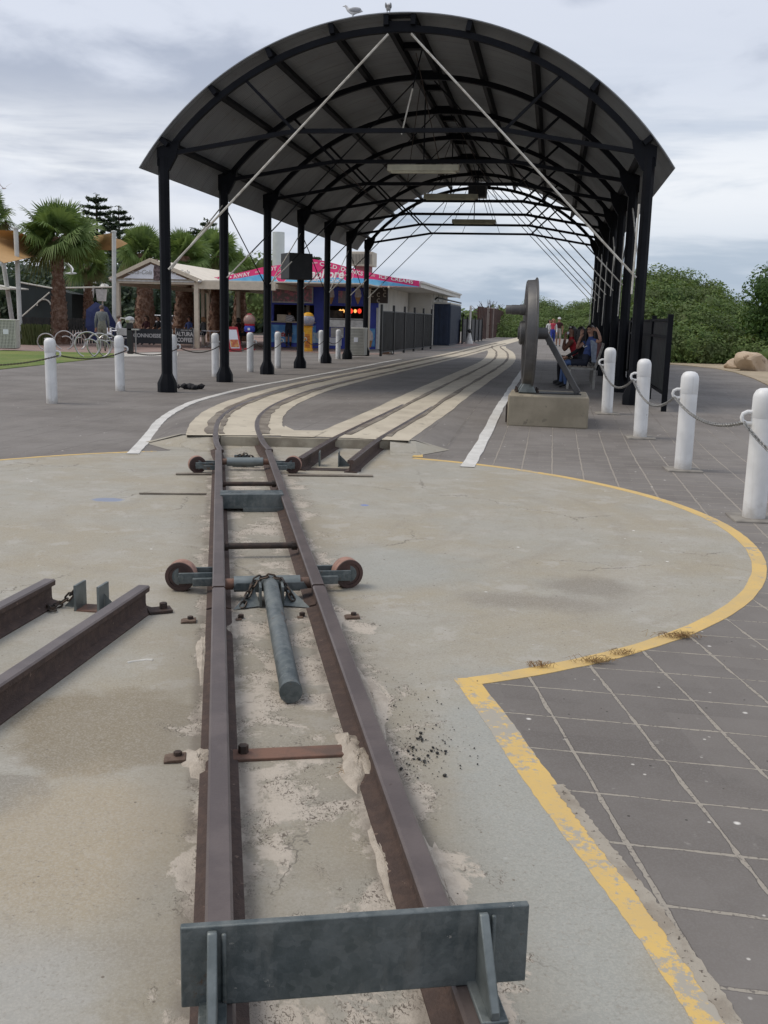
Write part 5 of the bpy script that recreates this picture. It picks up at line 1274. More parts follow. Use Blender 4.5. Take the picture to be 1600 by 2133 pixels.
mb = MB(); mb.box((XL/2, 4.2, ZS/2), (-XL-.3, .1, ZS)); mb.box((XL/2, 2.2, .04), (-XL-.3, 4, .08)); mb.build('back_wall', M['interior'], kx)
kpanel('counter', 'timber_beige', w1a-.1, zb1-.05, w1b+.1, zb1+.0, -.12, .40, .008); kpanel('counter', 'trim_white', w2a-.1, zb2-.06, w2b+.1, zb2, -.10, .34, .008)
kpanel('counter_front', 'steel', w2a-.05, zb2-.42, w2b+.05, zb2-.08, -.02, .05)
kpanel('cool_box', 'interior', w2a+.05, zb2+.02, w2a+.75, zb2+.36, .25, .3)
for k, (px_, mt) in enumerate(((709, 'amber'), (715, 'amber'), (731, 'redlamp'), (749, 'redlamp'), (740, 'amber'))):
    x_, z_ = KP(px_, 648, .8); mb = MB(); mb.sphere((x_, .8, z_), .10 if mt == 'redlamp' else .075, 10, 8, (1, 1, 1.2)); mb.build('warm_lamp', M[mt], kx)
x0, z1 = KP(573, 634, 2.0); x1, z0 = KP(584, 655, 2.0); kpanel('lit_window', 'warmwin', x0, z0, x1, z1, 2.0)
x0, z1 = KP(632, 640, 2.5); x1, z0 = KP(646, 658, 2.5); kpanel('shelf_light', 'amber', x0, z0, x1, z1, 2.5) if False else kpanel('shelf', 'timber_beige', x0, z0, x1, z1, 2.5)
x0, z0 = KP(573, 672); kpanel('carton', 'timber_beige', x0+.1, zb1+.01, x0+.55, zb1+.33, .12, .25, .01)
x0, z1 = KP(568, 597); x1, z0 = KP(653, 632); fr = kpanel('menu_board', 'trim_white', x0, z0, x1, z1, -.07, .05); kpanel('menu_picture', 'menu', x0+.06, z0+.06, x1-.06, z1-.06, -.10, .02, 0, fr)
x0, z1 = KP(681, 599); x1, z0 = KP(757, 634); bn = kpanel('banner', 'kiosk_blue', x0, z0, x1, z1, -.07, .04)
for px_, sx in ((690, 1), (746, 1)):
    x_, z_ = KP(px_, 615, -.1); mb = MB(); mb.prism([(x_-.14, z_-.10), (x_+.14, z_-.10), (x_+.02, z_-.42), (x_-.02, z_-.42)], .02, None, (0, -.115, 0)); mb.build('cone_picture', M['cone'], bn)
    mb = MB(); mb.lathe([(0, 0), (.14, 0), (.165, .07), (.15, .15), (.13, .2), (.145, .25), (.11, .33), (.09, .38), (.03, .46), (0, .47)], 16, (x_, -.10, z_-.10), Matrix.Diagonal((1, .12, 1))); mb.build('icecream_picture', M['icecream'], bn)
x0, z1 = KP(706, 606); x1, z0 = KP(733, 632); kpanel('price_list', 'menu', x0, z0, x1, z1, -.10, .02, 0, bn)
x0, z1 = KP(769, 597, -.2); x1, z0 = KP(808, 632, -.2); bd = kpanel('snack_board', 'brownboard', x0, z0, x1, z1, -.2, .05)
for px_, py_ in ((776, 614), (789, 614), (802, 614), (776, 602), (802, 602), (789, 626)):
    x_, z_ = KP(px_, py_, -.24); mb = MB(); mb.tube([(x_+.075*math.cos(a), -.235, z_+.085*math.sin(a)) for a in [R_(50+k*26) for k in range(11)]], .025, 5); mb.build('snack_picture', M['doughnut'], bd)
x0, z1 = KP(564, 676); x1, z0 = KP(658, 716); po = kpanel('poster', 'poster_blue', x0, z0+.02, x1, z1, -.03, .02)
text('Peters', M['red_frame'], .34, facing((KP(590, 696)[0], -.05, KP(590, 696)[1])), parent=po, shear=.3, bold=.012); text('Peters', M['white_letter'], .34, facing((KP(590, 696)[0], -.043, KP(590, 696)[1])), parent=po, shear=.3, bold=.03)
mb = MB(); x_, z_ = KP(661, 700, -.06)
mb.prism([(x_-.35, z_-.32), (x_+.45, z_-.34), (x_+.35, z_+.1), (x_+.1, z_+.32), (x_-.05, z_+.12), (x_-.2, z_+.2), (x_-.3, z_-.05)], .02, None, (0, -.06, 0)); mb.build('splash_picture', mat('splash', (.25, .45, .62), .6, col2=(.55, .6, .62), scale=6), po)
x0, z1 = KP(684, 703); x1, z0 = KP(712, 720); kpanel('freezer_sign', 'sign_white', x0, z0, x1, z1, -.05, .03)
x0, z1 = KP(690, 682); x1, z0 = KP(716, 703); kpanel('freezer_panel', 'trim_white', x0, z0, x1, z1, -.05, .03)
x0, z1 = KP(764, 684); x1, z0 = KP(781, 722); pq = kpanel('poster', 'poster_blue', x0, z0, x1, z1, -.03, .02)
x_, z_ = KP(771, 705, -.05); mb = MB(); mb.lathe([(0, 0), (.12, 0), (.16, .1), (.13, .25), (.14, .3), (.08, .42), (0, .5)], 16, (x_, -.05, z_-.1), Matrix.Diagonal((1, .1, 1))); mb.build('icecream_picture', M['icecream'], pq)
mb = MB(); mb.prism([(x_-.12, z_-.1), (x_+.12, z_-.1), (x_+.05, z_-.42), (x_-.02, z_-.42)], .02, None, (0, -.06, 0)); mb.build('cone_picture', M['cone'], pq)
x0, z0 = KP(781, 722); kpanel('corner_trim', 'trim_white', -.07, 0, .012, 2.0, -.03, .08)
# curved fascia sign
FD = -1.15
top = [(441, 578), (470, 575), (500, 568), (545, 557), (575, 553), (598, 549), (616, 546), (628, 541), (640, 539.5), (655, 540), (672, 543), (690, 547), (730, 558), (780, 570), (830, 579), (873, 585)]
midl = [(441, 592), (470, 584), (500, 579), (545, 571), (575, 577), (598, 579), (616, 580), (628, 581), (640, 582), (655, 582), (672, 580), (690, 578), (730, 578), (780, 582), (830, 590), (873, 597)]
lowl = [(441, 594), (470, 589), (500, 588.5), (545, 585), (575, 589), (598, 591), (616, 591.5), (628, 592), (640, 592), (655, 592), (672, 592), (690, 592), (730, 592), (780, 594.5), (830, 596), (873, 598)]
bot = [(441, 595), (470, 590), (500, 590), (545, 592), (575, 595), (598, 597), (616, 597.5), (628, 597.5), (640, 597.5), (655, 597.5), (672, 597.5), (690, 597.5), (730, 597.5), (780, 597.5), (830, 598), (873, 599)]
fs = None
for nm, mt, A, B, dy in (('fascia', 'magenta', top, midl, 0), ('fascia_wave', 'wave_blue', midl, lowl, -.004), ('fascia_wave', 'wave_peach', lowl, bot, -.002)):
    up_ = [KP(*q, FD) for q in A]; dn = [KP(*q, FD) for q in B]
    mb = MB(); mb.prism(up_+dn[::-1], .12, None, (0, FD+dy, 0)); o = mb.build(nm, M[mt], kx if fs is None else fs, smooth=False); fs = fs or o
def ftext(s, px, py, size, roll=0, shear=0, bold=.008, mt='white_letter', sx=1.0):
    x_, z_ = KP(px, py, FD-.01); text(s, M[mt], size, facing((x_, FD-.012, z_), roll=R_(roll)), parent=fs, shear=shear, bold=bold, sx=sx)
ftext('TAKE • AWAY', 484, 577, .245, 10.5, sx=1.15, bold=.004); ftext('COLD  DRINKS', 711, 560, .25, -12, sx=1.25, bold=.004); ftext('ICE  CREAMS', 825, 582, .22, -8.5, sx=1.3, bold=.004)
ftext('HOT  FOOD', 585, 559, .25, 5, sx=1.2, bold=.004); ftext('Semaphore', 660, 571, .56, 0, .25, .014); ftext('OCEAN KIOSK', 668, 583.5, .19, -1, sx=1.5, bold=.003)
ftext('cafe', 536, 566, .15, 10, .3, .0); ftext('cafe', 776, 573.5, .15, -9, .3, .0); ftext('open', 655, 547, .14, 0, .3, .0)
for px_, py_ in ((724, 573), (586, 576)):
    x_, z_ = KP(px_, py_, FD-.02); mb = MB(); mb.tube([(x_+.27*math.cos(a), FD-.012, z_+.27*math.sin(a)) for a in [k*2*math.pi/20 for k in range(20)]], .012, 4, closed=True); mb.build('badge_ring', M['white_letter'], fs)
    mb = MB(); mb.lathe([(.26, 0), (.26, .01)], 24, (x_, FD-.004, z_), Matrix.Rotation(R_(90), 3, 'X')); mb.build('badge', M['magenta'], fs); text('drip', M['white_letter'], .2, facing((x_, FD-.018, z_)), parent=fs, shear=.3)
for px_, mt in ((500, 'sign_white'), (535, 'timber_beige'), (605, 'dgreen'), (635, 'red_frame'), (704, 'kiosk_blue'), (740, 'dgreen'), (770, 'cone'), (810, 'timber_beige')):
    x_, z_ = KP(px_, 599, FD-.1); mb = MB(); mb.sphere((x_, FD-.1, z_), .06, 8, 6); mb.tube([(x_, FD-.1, z_+.05), (x_, FD-.02, z_+.1)], .01, 4); mb.build('festoon_bulb', M[mt], fs)
# roof over kiosk, alcove and rear store
XR, ZR = KP(873, 592, FD)
mb = MB(); mb.box(((XL-1.4+XR)/2, 9.1, ZS+.07), (XR-XL+1.4, 20.2, .12)); rf = mb.build('roof', M['kiosk_white'], kx)
mb = MB(); mb.prism([(KP(500, 575, FD)[0], ZS+.12), (KP(640, 545, FD)[0], KP(640, 545, FD)[1]-.1), (XR-.3, ZS+.12)], 6.0, None, (0, FD+.14, 0)); mb.build('roof_ridge', M['kiosk_white'], rf)
mb = MB(); mb.box((XR+.03, 9.1, ZR+.0), (.06, 20.2, .28)); mb.box((XR+.10, 9.1, ZR+.10), (.10, 20.2, .09)); mb.build('gutter', M['trim_white'], rf)
for k in range(16):
    mb = MB(); 
mb = MB()
for k in range(18): mb.box((1.352, 14.4, .1+k*.19), (.02, 8.6, .176)); 
mb.box((.5-3.2, 14.4, 1.7), (8.06, 8.6, 3.38)); mb.build('store_wall', M['kiosk_white'], kx)
mb = MB()
for k in range(17): mb.box((-2.0, 10.085, .12+k*.19), (6.7, .02, .17))
mb.build('weatherboard', M['kiosk_white'], kx)
mb = MB(); mb.box((1.38, 13.2, 1.7), (.05, .09, 3.3)); mb.box((1.38, 15.5, 1.7), (.05, .09, 3.3)); mb.build('cover_strip', M['trim_white'], kx)
mb = MB(); mb.box((1.39, 14.3, 1.9), (.03, 1.0, 1.35)); po = mb.build('poster', M['poster_blue'], kx)
mb = MB(); mb.tube([(1.42, 10.4, .0), (1.42, 10.4, 3.3)], .05, 8); mb.build('downpipe', M['trim_white'], kx)
q = AT(758, 537, 54); ac = thing('rooftop_cooler', 'beige boxy louvred cooler on the kiosk roof', 'air cooler', (q.x, q.y, ZS+.2), -YAW)
mb = MB(); mb.box((0, 0, 1.42), (1.2, 1.2, .74)); bx = mb.build('case', M['ac'], ac, bevel=.04)
mb = MB()
for k in range(14): mb.box((-.50+k*.077, -.61, 1.40), (.026, .03, .5))
mb.build('louvre', M['bin_dark'], bx)
mb = MB(); mb.box((0, 0, .53), (.8, .8, 1.06)); mb.build('duct', mat('duct', (.22, .06, .07), .7), ac)
q = AT(580, 560, 57); mb = MB(); mb.lathe([(.34, 0), (.34, 6.15-.07), (.30, 6.15-.06)], 24, (q.x, q.y, .07)); tag(mb.build('flue', M['flue']), 'pale thick cylindrical stack standing behind the kiosk sign', 'flue')

# ------------------------------------------------------------------ black fence beside the kiosk
fa, fb = G(793, 742), G(897, 727); fd = (fb-fa); fl = fd.length; fd.normalize()
fz = thing('picket_fence', 'black metal picket fence closing the alcove beside the kiosk', 'fence', (fa.x, fa.y, gz(fa.x, fa.y)), math.atan2(-fd.x, fd.y))
npan = 5
for k in range(npan+1): mb = MB(); y = fl*k/npan; mb.box((0, y, .98), (.09, .09, 2.0)); mb.build('post', M['black'], fz)
for k in range(npan):
    ya, yb = fl*k/npan, fl*(k+1)/npan; mb = MB(); n = int((yb-ya)/.13)
    for i in range(n): mb.box((0, ya+(i+.5)*(yb-ya)/n, .92), (.028, .028, 1.6))
    mb.box((0, (ya+yb)/2, 1.72), (.04, yb-ya, .04)); mb.box((0, (ya+yb)/2, .15), (.04, yb-ya, .04))
    mb.build('picket_panel', M['black'], fz)
mb = MB(); mb.box((-.04, fl*.70, 1.30), (.02, .42, .10)); pn = mb.build('notice', M['black'], fz)
# hand trolley of boards leaning on the fence
q = G(804, 738); tr = thing('hand_trolley', 'brown timber hand trolley with a small wheel leaning on the black fence', 'trolley', (q.x, q.y, .08), -YAW)
mb = MB(); mb.prism([(-.14, .06), (.14, .06), (.14, .74), (.08, .80), (-.08, .80), (-.14, .74)], .06); mb.build('board', mat('red_timber', (.20, .09, .05), .7, scale=9), tr, bevel=.01)
mb = MB(); mb.lathe([(.08, -.04), (.2, -.04), (.22, 0), (.2, .04), (.08, .04)], 20, (.20, -.05, .26), Matrix.Rotation(R_(70), 3, 'Y') @ Matrix.Diagonal((1, 1, 1))); mb.build('wheel', M['bin'], tr)
mb = MB(); mb.box((.05, -.1, .05), (.55, .35, .06)); mb.build('base', M['iron'], tr)

def slat_bin(label, px, py, wd, h, rz):
    q = G(px, py); t = thing('litter_bin', label, 'bin', (q.x, q.y, gz(q.x, q.y)), rz, 'slatted litter bins')
    mb = MB(); mb.box((0, .35, h/2+.03), (wd-.06, .62, h-.1)); mb.build('liner', M['bin_dark'], t)
    mb = MB(); n = 13
    for i in range(n): mb.box((-wd/2+wd*(i+.5)/n, .02, h/2+.05), (wd/n*.62, .03, h-.12))
    for k in range(9): mb.box((0, .045, .12+(h-.2)*k/8), (wd, .02, .028))
    for i in range(10): mb.box((wd/2, .06+.62*i/9.5, h/2+.05), (.03, .05, h-.12)); mb.box((-wd/2, .06+.62*i/9.5, h/2+.05), (.03, .05, h-.12))
    mb.build('slat_panel', M['bin'], t)
    mb = MB(); mb.box((0, .36, h), (wd+.04, .74, .05)); mb.build('lid', M['bin'], t, bevel=.01)
    mb = MB(); mb.box((0, -.005, h*.62), (wd*.28, .02, h*.16)); mb.build('sign_plate', M['sign_white'], t)
slat_bin('slatted pale grey bin beside the last left shelter post', 741, 746, .56, 1.08, -YAW)
slat_bin('slatted pale grey bin at the left edge of the frame', 14, 731, .66, 1.12, .12)

# ------------------------------------------------------------------ pergola cafe
PO = G(411, 726); PO.z = gz(PO.x, PO.y)
def PP(px, py, d=0): return onplane(px, py, PO, d)
pg = thing('pergola', 'cream roofed timber pergola over the cafe tables with a white gable sign', 'pergola', PO, -YAW)
xl_ = PP(248, 700)[0]; zb_ = PP(330, 589)[1]; xa_, za_ = PP(318, 543)
for x_, y_ in ((0, 0), (xl_, 0), (0, 6), (xl_, 6), (0, 12), (xl_, 12), (xl_*.5, 6), (3.6, 6), (1.7, 9), (7.2, 3)):
    mb = MB(); mb.box((x_, y_, zb_/2), (.16 if y_ else .2, .16, zb_)); mb.build('post', M['timber_beige'], pg)
mb = MB(); mb.box(((xl_)/2, 0, zb_+.06), (-xl_+.5, .14, .22)); mb.build('beam', M['timber_beige'], pg)
mb = MB(); mb.box((xl_/2, -.10, zb_+.07), (-xl_-.1, .06, .07)); mb.build('batten', M['trim_white'], pg)
xe = PP(572, 596)[0]
mb = MB(); mb.box((xe/2+.05, .0, zb_-.06), (xe, .12, .34)); mb.build('beam', M['timber_beige'], pg)
for x_ in (xl_, 0, 3.6): mb = MB(); mb.box((x_, 6.4, zb_-.05), (.12, 12.6, .2)); mb.build('beam', M['timber_beige'], pg)
ov = .28
for sg in (-1, 1):
    xe_ = (xl_-ov) if sg < 0 else ov; mb = MB()
    mb.prism([(xe_, zb_+.10), (xa_, za_+.0), (xa_, za_+.05), (xe_, zb_+.15)], 14.0, None, (0, -.2, 0)); mb.build('roof_canvas', M['canvas'], pg, smooth=False)
    mb = MB(); mb.beam((xe_, -.24, zb_+.10), (xa_, -.24, za_+.02), .08, .16); mb.build('barge_board', M['timber_beige'], pg)
mb = MB(); mb.box((3.9, 4.0, zb_+.14), (7.4, 7.6, .05)); mb.build('roof_canvas', M['canvas'], pg)
mb = MB(); mb.prism([(xl_+.35, zb_+.16), (-.35, zb_+.16), (xa_, za_-.16)], .04, None, (0, -.18, 0)); gs = mb.build('gable_sign', M['sign_white'], pg, smooth=False)
gxm = (xl_+xa_)/2
for px_ in (290, 368): x_, z_ = PP(px_, 567, -.2); text('Coca-Cola', M['grey_letter'], .27, facing((x_, -.19, z_)), parent=gs, shear=.35, bold=.004)
x_, z_ = PP(327, 564, -.2); mb = MB(); mb.lathe([(.0, 0), (.16, 0), (.18, .06), (.16, .25), (.175, .45), (.14, .6), (.065, .72), (.06, .86), (.075, .88), (.07, .92), (0, .92)], 16, (x_, -.19, z_-.42), Matrix.Diagonal((1, .2, 1))); mb.build('bottle_picture', mat('cola', (.045, .02, .02), .4, col2=(.2, .14, .14), scale=9), gs)
for x_ in (xl_-.2, .22): mb = MB(); mb.sphere((x_, -.22, zb_+.08), .09, 10, 8); mb.build('spotlight', M['steel'], pg)
# cafe barriers
for lb, pa, pb, tx, sz in (('short black cafe barrier beside the black drinking fountain', 243, 264, 'ALTURA\nCOFFEE', .22), ('long black cafe barrier lettered CONNOISSEUR', 268, 360, 'CONNOISSEUR', .235), ('black cafe barrier lettered ALTURA COFFEE near the pergola post', 366, 404, 'ALTURA\nCOFFEE', .255)):
    xa, z1 = PP(pa, 683, -.5); xb, z0 = PP(pb, 718, -.5); t = thing('cafe_barrier', lb, 'barrier', PO+RX*((xa+xb)/2)+AX*(-.5), -YAW, 'black cafe barriers'); wv = abs(xb-xa)
    mb = MB(); mb.box((0, 0, (z1+z0)/2), (wv, .03, z1-z0-.04)); pn = mb.build('banner', M['sign_black'], t)
    text(tx, M['grey_letter'], sz, facing((0, -.02, (z1+z0)/2+(.02 if 'CONN' in tx else -.04))), parent=pn, bold=.006, sx=.82 if 'ALT' in tx else 1.0)
    if 'ALT' in tx: text('espresso bar', M['grey_letter'], .10, facing((.08, -.02, (z1+z0)/2+.27)), parent=pn)
    for x_ in (-wv/2, wv/2): mb = MB(); mb.tube([(x_, 0, .03), (x_, 0, z1)], .022, 6); mb.box((x_, 0, .03), (.06, .4, .04)); mb.build('stand', M['steel'], t)
# sandwich board, sweet machines
q = G(481, 732); t = thing('sandwich_board', 'red framed sandwich board standing open beside a bollard', 'sign', (q.x, q.y, gz(q.x, q.y)), -YAW+R_(52))
for sg, mt in ((-1, 'sign_white'), (1, 'bin_dark')):
    mb = MB(); A = V(0, sg*.36, .0); B = V(0, sg*.03, 1.02); mb.beam(A, B, .62, .04, (0, sg, .3)); lf = mb.build('leaf_panel', M['red_frame'], t, bevel=.006)
    nrm = V(0, sg*.95, .31); mid_ = (A+B)/2+nrm*.024; mb = MB(); mb.beam(mid_-(B-A)*.37, mid_+(B-A)*.38, .44, .012, nrm); mb.build('poster', M['sign_white'] if sg < 0 else M['bin'], lf)
    mid2 = mid_+nrm*.009; mb = MB(); mb.beam(mid2-(B-A)*.33, mid2-(B-A)*.02, .40, .006, nrm); mb.build('picture', mat('drink_print', (.55, .12, .06), .6, col2=(.7, .4, .12), scale=7), lf)
q = G(520, 729); t = thing('gum_machine', 'globe sweet machine with a pink cap on a blue and red stand', 'sweet machine', (q.x, q.y, gz(q.x, q.y)), 0)
mb = MB(); mb.sphere((0, 0, 1.31), .27, 20, 14); mb.build('globe', M['globe'], t); mb = MB(); mb.lathe([(.12, 0), (.10, .04), (0, .06)], 16, (0, 0, 1.55)); mb.build('cap', M['pinkred'], t)
mb = MB(); mb.lathe([(.21, .80), (.24, .84), (.24, .98), (.2, 1.08)], 20); bd = mb.build('dispenser', M['kiosk_blue'], t); mb = MB(); mb.lathe([(.2, 1.05), (.235, 1.10), (.235, 1.14)], 20); mb.build('collar', M['red_frame'], t)
mb = MB(); mb.box((0, -.24, .92), (.10, .03, .10)); mb.build('coin_plate', M['sign_white'], bd)
mb = MB(); mb.lathe([(.26, 0), (.24, .05), (.12, .10), (.12, .74), (.2, .82)], 20); mb.build('stand', M['red_frame'], t)
q = G(641, 733); t = thing('sweet_machine', 'tall yellow sweet machine with a grey globe head before the blue kiosk', 'sweet machine', (q.x, q.y, gz(q.x, q.y)), 0)
mb = MB(); mb.box((0, 0, .07), (.44, .40, .14)); mb.box((0, 0, .60), (.38, .34, .98)); bd = mb.build('cabinet', M['yellow_box'], t, bevel=.02)
mb = MB(); mb.sphere((0, 0, 1.38), .30, 20, 14); mb.build('globe', M['globe_blue'], t); mb = MB(); mb.lathe([(.25, 0), (.2, .1), (.08, .15), (0, .16)], 20, (0, 0, 1.55)); mb.build('cap', M['yellow_box'], t); mb = MB(); mb.lathe([(.2, 0), (.26, .06)], 20, (0, 0, 1.06)); mb.build('collar', M['yellow_box'], t)
mb = MB()
for k in range(9): mb.box((0, -.176, .22+k*.065), (.20, .012, .034))
mb.build('side_print', mat('red_print', (.40, .06, .02), .6), bd)
# people at the cafe
q = G(601, 725); J = standing(.0, .0); J['chest'] = (0, .20, 1.29); J['waist'] = (0, .09, 1.08); J['neck'] = (0, .30, 1.45); J['head'] = (0, .37, 1.57); J['face'] = (0, .9, -.3)
for sd, s_ in (('L', -1), ('R', 1)): J['sh'+sd] = (s_*.18, .25, 1.38); J['el'+sd] = (s_*.25, .36, 1.12); J['wr'+sd] = (s_*.12, .60, 1.10)
person('customer in a white striped shirt and dark shorts leaning on the kiosk counter', (q.x, q.y, .07), 0, J, dict(skin='skin', top='stripe', bottom='darkjean', shoe='shoe'), dict(ALLZ, shin=('skin', 'shoe', .55), thigh='bottom', uparm=('top', 'skin', .5)), 'hair', 1.06, 0, fat=1.15)
q = G(190, 736); q.y += 1.5
person('man in grey seen from behind standing beside the navy umbrella', (q.x, q.y, .05), .25, standing(.1, .1), dict(skin='skin', top='greycloth', bottom='greypants', shoe='shoe'), dict(ALLZ, uparm='top', forearm='top'), 'hair_brown', 1.02, 0, fat=1.25)
q = G(238, 727)
J = seated(.16, .05, .45); person('man in a white shirt hunched over at a cafe table left of the pergola', (q.x-.2, q.y+1.0, .05), R_(-80), J, dict(skin='skin', top='whitecloth', bottom='darkjean', shoe='shoe'), dict(ALLZ, uparm='top'), 'hair_brown', 1.0, 0, fat=1.1)
for px_, y_, lb, mt, hr in ((424, 49, 'fair haired diner in grey at the pale table under the pergola', 'greycloth', 'hair_fair'), (512, 51, 'diner in a brown top seated just behind the globe sweet machine', 'brown', 'hair_brown'), (395, 50.5, 'diner in dark blue seated left of the front right pergola post', 'navy_top', 'hair'), (306, 47.5, 'diner in red seated behind the long black barrier', 'maroon', 'hair_brown'), (331, 48.2, 'dark haired diner in black seated behind the long barrier', 'blackcloth', 'hair'), (497, 49.5, 'dark haired diner seated under the pergola left of the globe sweet machine', 'maroon', 'hair'), (470, 50.5, 'diner in black seated deep under the pergola behind the second post', 'blackcloth', 'hair')):
    q = AT(px_, 700, y_); person(lb, (q.x, q.y, .06), R_(150 if px_ < 400 else 60), seated(.0, .05, .47), dict(skin='skin', top=mt, bottom='darkjean', shoe='shoe'), ALLZ, hr, 1.0, .12)
def chair(label, loc, rz, mt):
    t = thing('cafe_chair', label, 'chair', loc, rz, 'cafe chairs'); 
    mb = MB(); mb.box((0, 0, .46), (.46, .46, .03)); mb.build('seat', M[mt], t, bevel=.01)
    mb = MB(); mb.box((0, -.23, .70), (.44, .025, .30)); mb.build('backrest', M[mt], t, bevel=.01)
    for sx in (-1, 1):
        for sy in (-1, 1): mb = MB(); mb.tube([(sx*.21, sy*.21, .46 if sy > 0 else .86), (sx*.23, sy*.24, 0)], .014, 6); mb.build('leg', M['steel'], t)
        mb = MB(); mb.tube([(sx*.24, -.22, .66), (sx*.25, .1, .68), (sx*.24, .22, .62), (sx*.23, .22, .46)], .016, 6); mb.build('armrest', M['steel'], t)
def table(label, loc, mt='sign_white'):
    t = thing('cafe_table', label, 'table', loc, 0, 'cafe tables'); mb = MB(); mb.lathe([(0, .72), (.40, .72), (.41, .735), (.40, .75), (0, .75)], 24); mb.build('tabletop', M[mt], t)
    mb = MB(); mb.tube([(0, 0, .02), (0, 0, .72)], .03, 8); mb.build('column', M['steel'], t); mb = MB(); mb.lathe([(.26, 0), (.24, .025), (.05, .05)], 16); mb.build('base', M['steel'], t)
q = G(212, 729); chair('white backed steel cafe chair left of the hunched man', (q.x-.15, q.y+1.0, .05), R_(170), 'sign_white'); chair('steel cafe chair between the white backed chair and the hunched man', (q.x+.55, q.y+1.2, .05), R_(200), 'steel'); table('white cafe table in front of the hunched man', (q.x+.25, q.y+1.8, .05))
q = AT(438, 700, 47.2); table('pale cafe table under the pergola beside the front right post', (q.x, q.y, .06)); chair('steel cafe chair under the pergola between the pergola post and second shelter post', (q.x-.6, q.y+.1, .06), R_(-90), 'bin_dark')
q = G(180, 728); t = thing('navy_umbrella', 'navy cafe umbrella tilted on the ground left of the man in grey', 'umbrella', (q.x-.1, q.y+3.2, .05), 0)
mb = MB(); mb.lathe([(.98, 0), (.80, .10), (.45, .2), (0, .27)], 8, (-.2, 0, .95), Matrix.Rotation(R_(78), 3, 'Y') @ Matrix.Rotation(R_(25), 3, 'X')); mb.build('canopy', M['umbrella'], t, ang=10)
mb = MB(); mb.tube([(-.1, 0, .95), (.9, .1, .62)], .02, 6); mb.build('pole', M['steel'], t)
# drinking fountain, cycle hoops
q = G(272, 738); t = thing('drinking_fountain', 'black post drinking fountain with a bright steel head', 'drinking fountain', (q.x, q.y, .06), 0)
mb = MB(); mb.box((0, 0, .55), (.20, .20, 1.1)); mb.build('post', M['black'], t, bevel=.02); mb = MB(); mb.lathe([(.10, 1.1), (.16, 1.15), (.18, 1.22), (.15, 1.30), (.05, 1.34), (0, 1.35)], 16); mb.tube([(-.10, 0, 1.25), (-.32, 0, 1.27), (-.34, 0, 1.22)], .03, 6); mb.build('head', M['steel'], t)
mb = MB(); mb.tube([(.2, 0, 0), (.2, 0, .86)], .03, 6); mb.box((.14, 0, .88), (.42, .2, .05)); mb.build('side_bowl', M['steel'], t)
hl = ['steel cycle hoop half hidden behind the leftmost bollard', 'steel cycle hoop with an inner curl, standing alone right of the leftmost bollard', 'steel cycle hoop edge on, behind the big front hoop', 'large front steel cycle hoop with an inner curl', 'steel cycle hoop overlapping the right side of the large front hoop', 'steel cycle hoop touching the second bollard from the left']
for k, ((px_, py_, d_), lb) in enumerate(zip(((97, 729, .62), (135, 728, .72), (166, 728, .66), (184, 744, .82), (208, 744, .78), (226, 743, .74)), hl)):
    q = G(px_, py_); t = thing('cycle_hoop', lb, 'cycle rack', (q.x, q.y, gz(q.x, q.y)), R_([15, 10, 60, 8, 25, 35][k]), 'steel cycle hoops'); r = d_/2*1.02
    mb = MB(); mb.tube([(r*math.cos(a), 0, r*.98+r*math.sin(a)) for a in [R_(-70+k2*320/26) for k2 in range(27)]], .024, 8); mb.build('hoop', M['steel'], t)
    mb = MB(); mb.tube([(r*.12+r*.72*math.cos(a), .02, r*.72+r*.70*math.sin(a)) for a in [R_(-80+k2*200/16) for k2 in range(17)]], .022, 8); mb.build('inner_curl', M['steel'], t)
# low dark fence, reeds and tent behind the lawn
q0, q1 = AT(40, 700, 45.5), AT(252, 700, 46.5); t = thing('slat_fence', 'low dark slat fence behind the cycle hoops', 'fence', (q0.x, q0.y, .04), math.atan2(q1.y-q0.y, q1.x-q0.x)); ln = (q1-q0).length
mb = MB()
for i in range(int(ln/.12)): mb.box((i*.12, 0, .62), (.095, .02, 1.1+.06*random.random()))
mb.box((ln/2, .03, .9), (ln, .04, .08)); mb.build('slats', mat('dark_slat', (.03, .028, .026), .85, col2=(.05, .045, .04), scale=3), t)
VV, FF = [], []; off = 0
for k in range(900):
    q = AT(random.uniform(42, 100), 720, random.uniform(43.6, 45.0)); b0 = np.array([q.x, q.y, .05]); h_ = random.uniform(.5, 1.15); dx = np.array([random.gauss(0, .25), random.gauss(0, .15), 0]); sd = np.array([.014, 0, 0])
    VV.append(np.array([b0-sd, b0+sd, b0+dx*.5+sd+[0, 0, h_*.8], b0+dx*.5-sd+[0, 0, h_*.8], b0+dx+[0, 0, h_], b0+dx+[0, 0, h_]])); FF.append(np.array([[0, 1, 2, 3]])+off); off += 6
tag(fast_mesh('reeds', np.concatenate(VV), np.concatenate(FF), leafmat('reed', (.05, .07, .02), (.11, .12, .05))), 'clump of olive green reeds behind the left bin and lawn', 'plants', kind='stuff')
t = thing('dark_tent', 'dark green canvas shelter wall behind the main palm with a pale ring print', 'tent', AT(45, 660, 56), 0); t.location.z = .05
def tp(px, py): p = AT(px, py, 56); return p-Vector(t.location)
mb = MB(); a = [tp(44, 590), tp(108, 601), tp(150, 612), tp(150, 676), tp(44, 676)]; b0 = mb.addv(a+[k+V(0, 2.5, 0) for k in a]); mb.addf([(0, 1, 2, 3, 4), (9, 8, 7, 6, 5), (0, 5, 6, 1), (1, 6, 7, 2)], b0); mb.build('canvas', M['tent'], t, smooth=False)
mb = MB(); mb.tube([tp(42, 588)-V(0, .1, 0), tp(108, 600)-V(0, .1, 0), tp(240, 598)-V(0, .1, 0)], .05, 6); mb.build('ridge_pole', M['bin'], t)
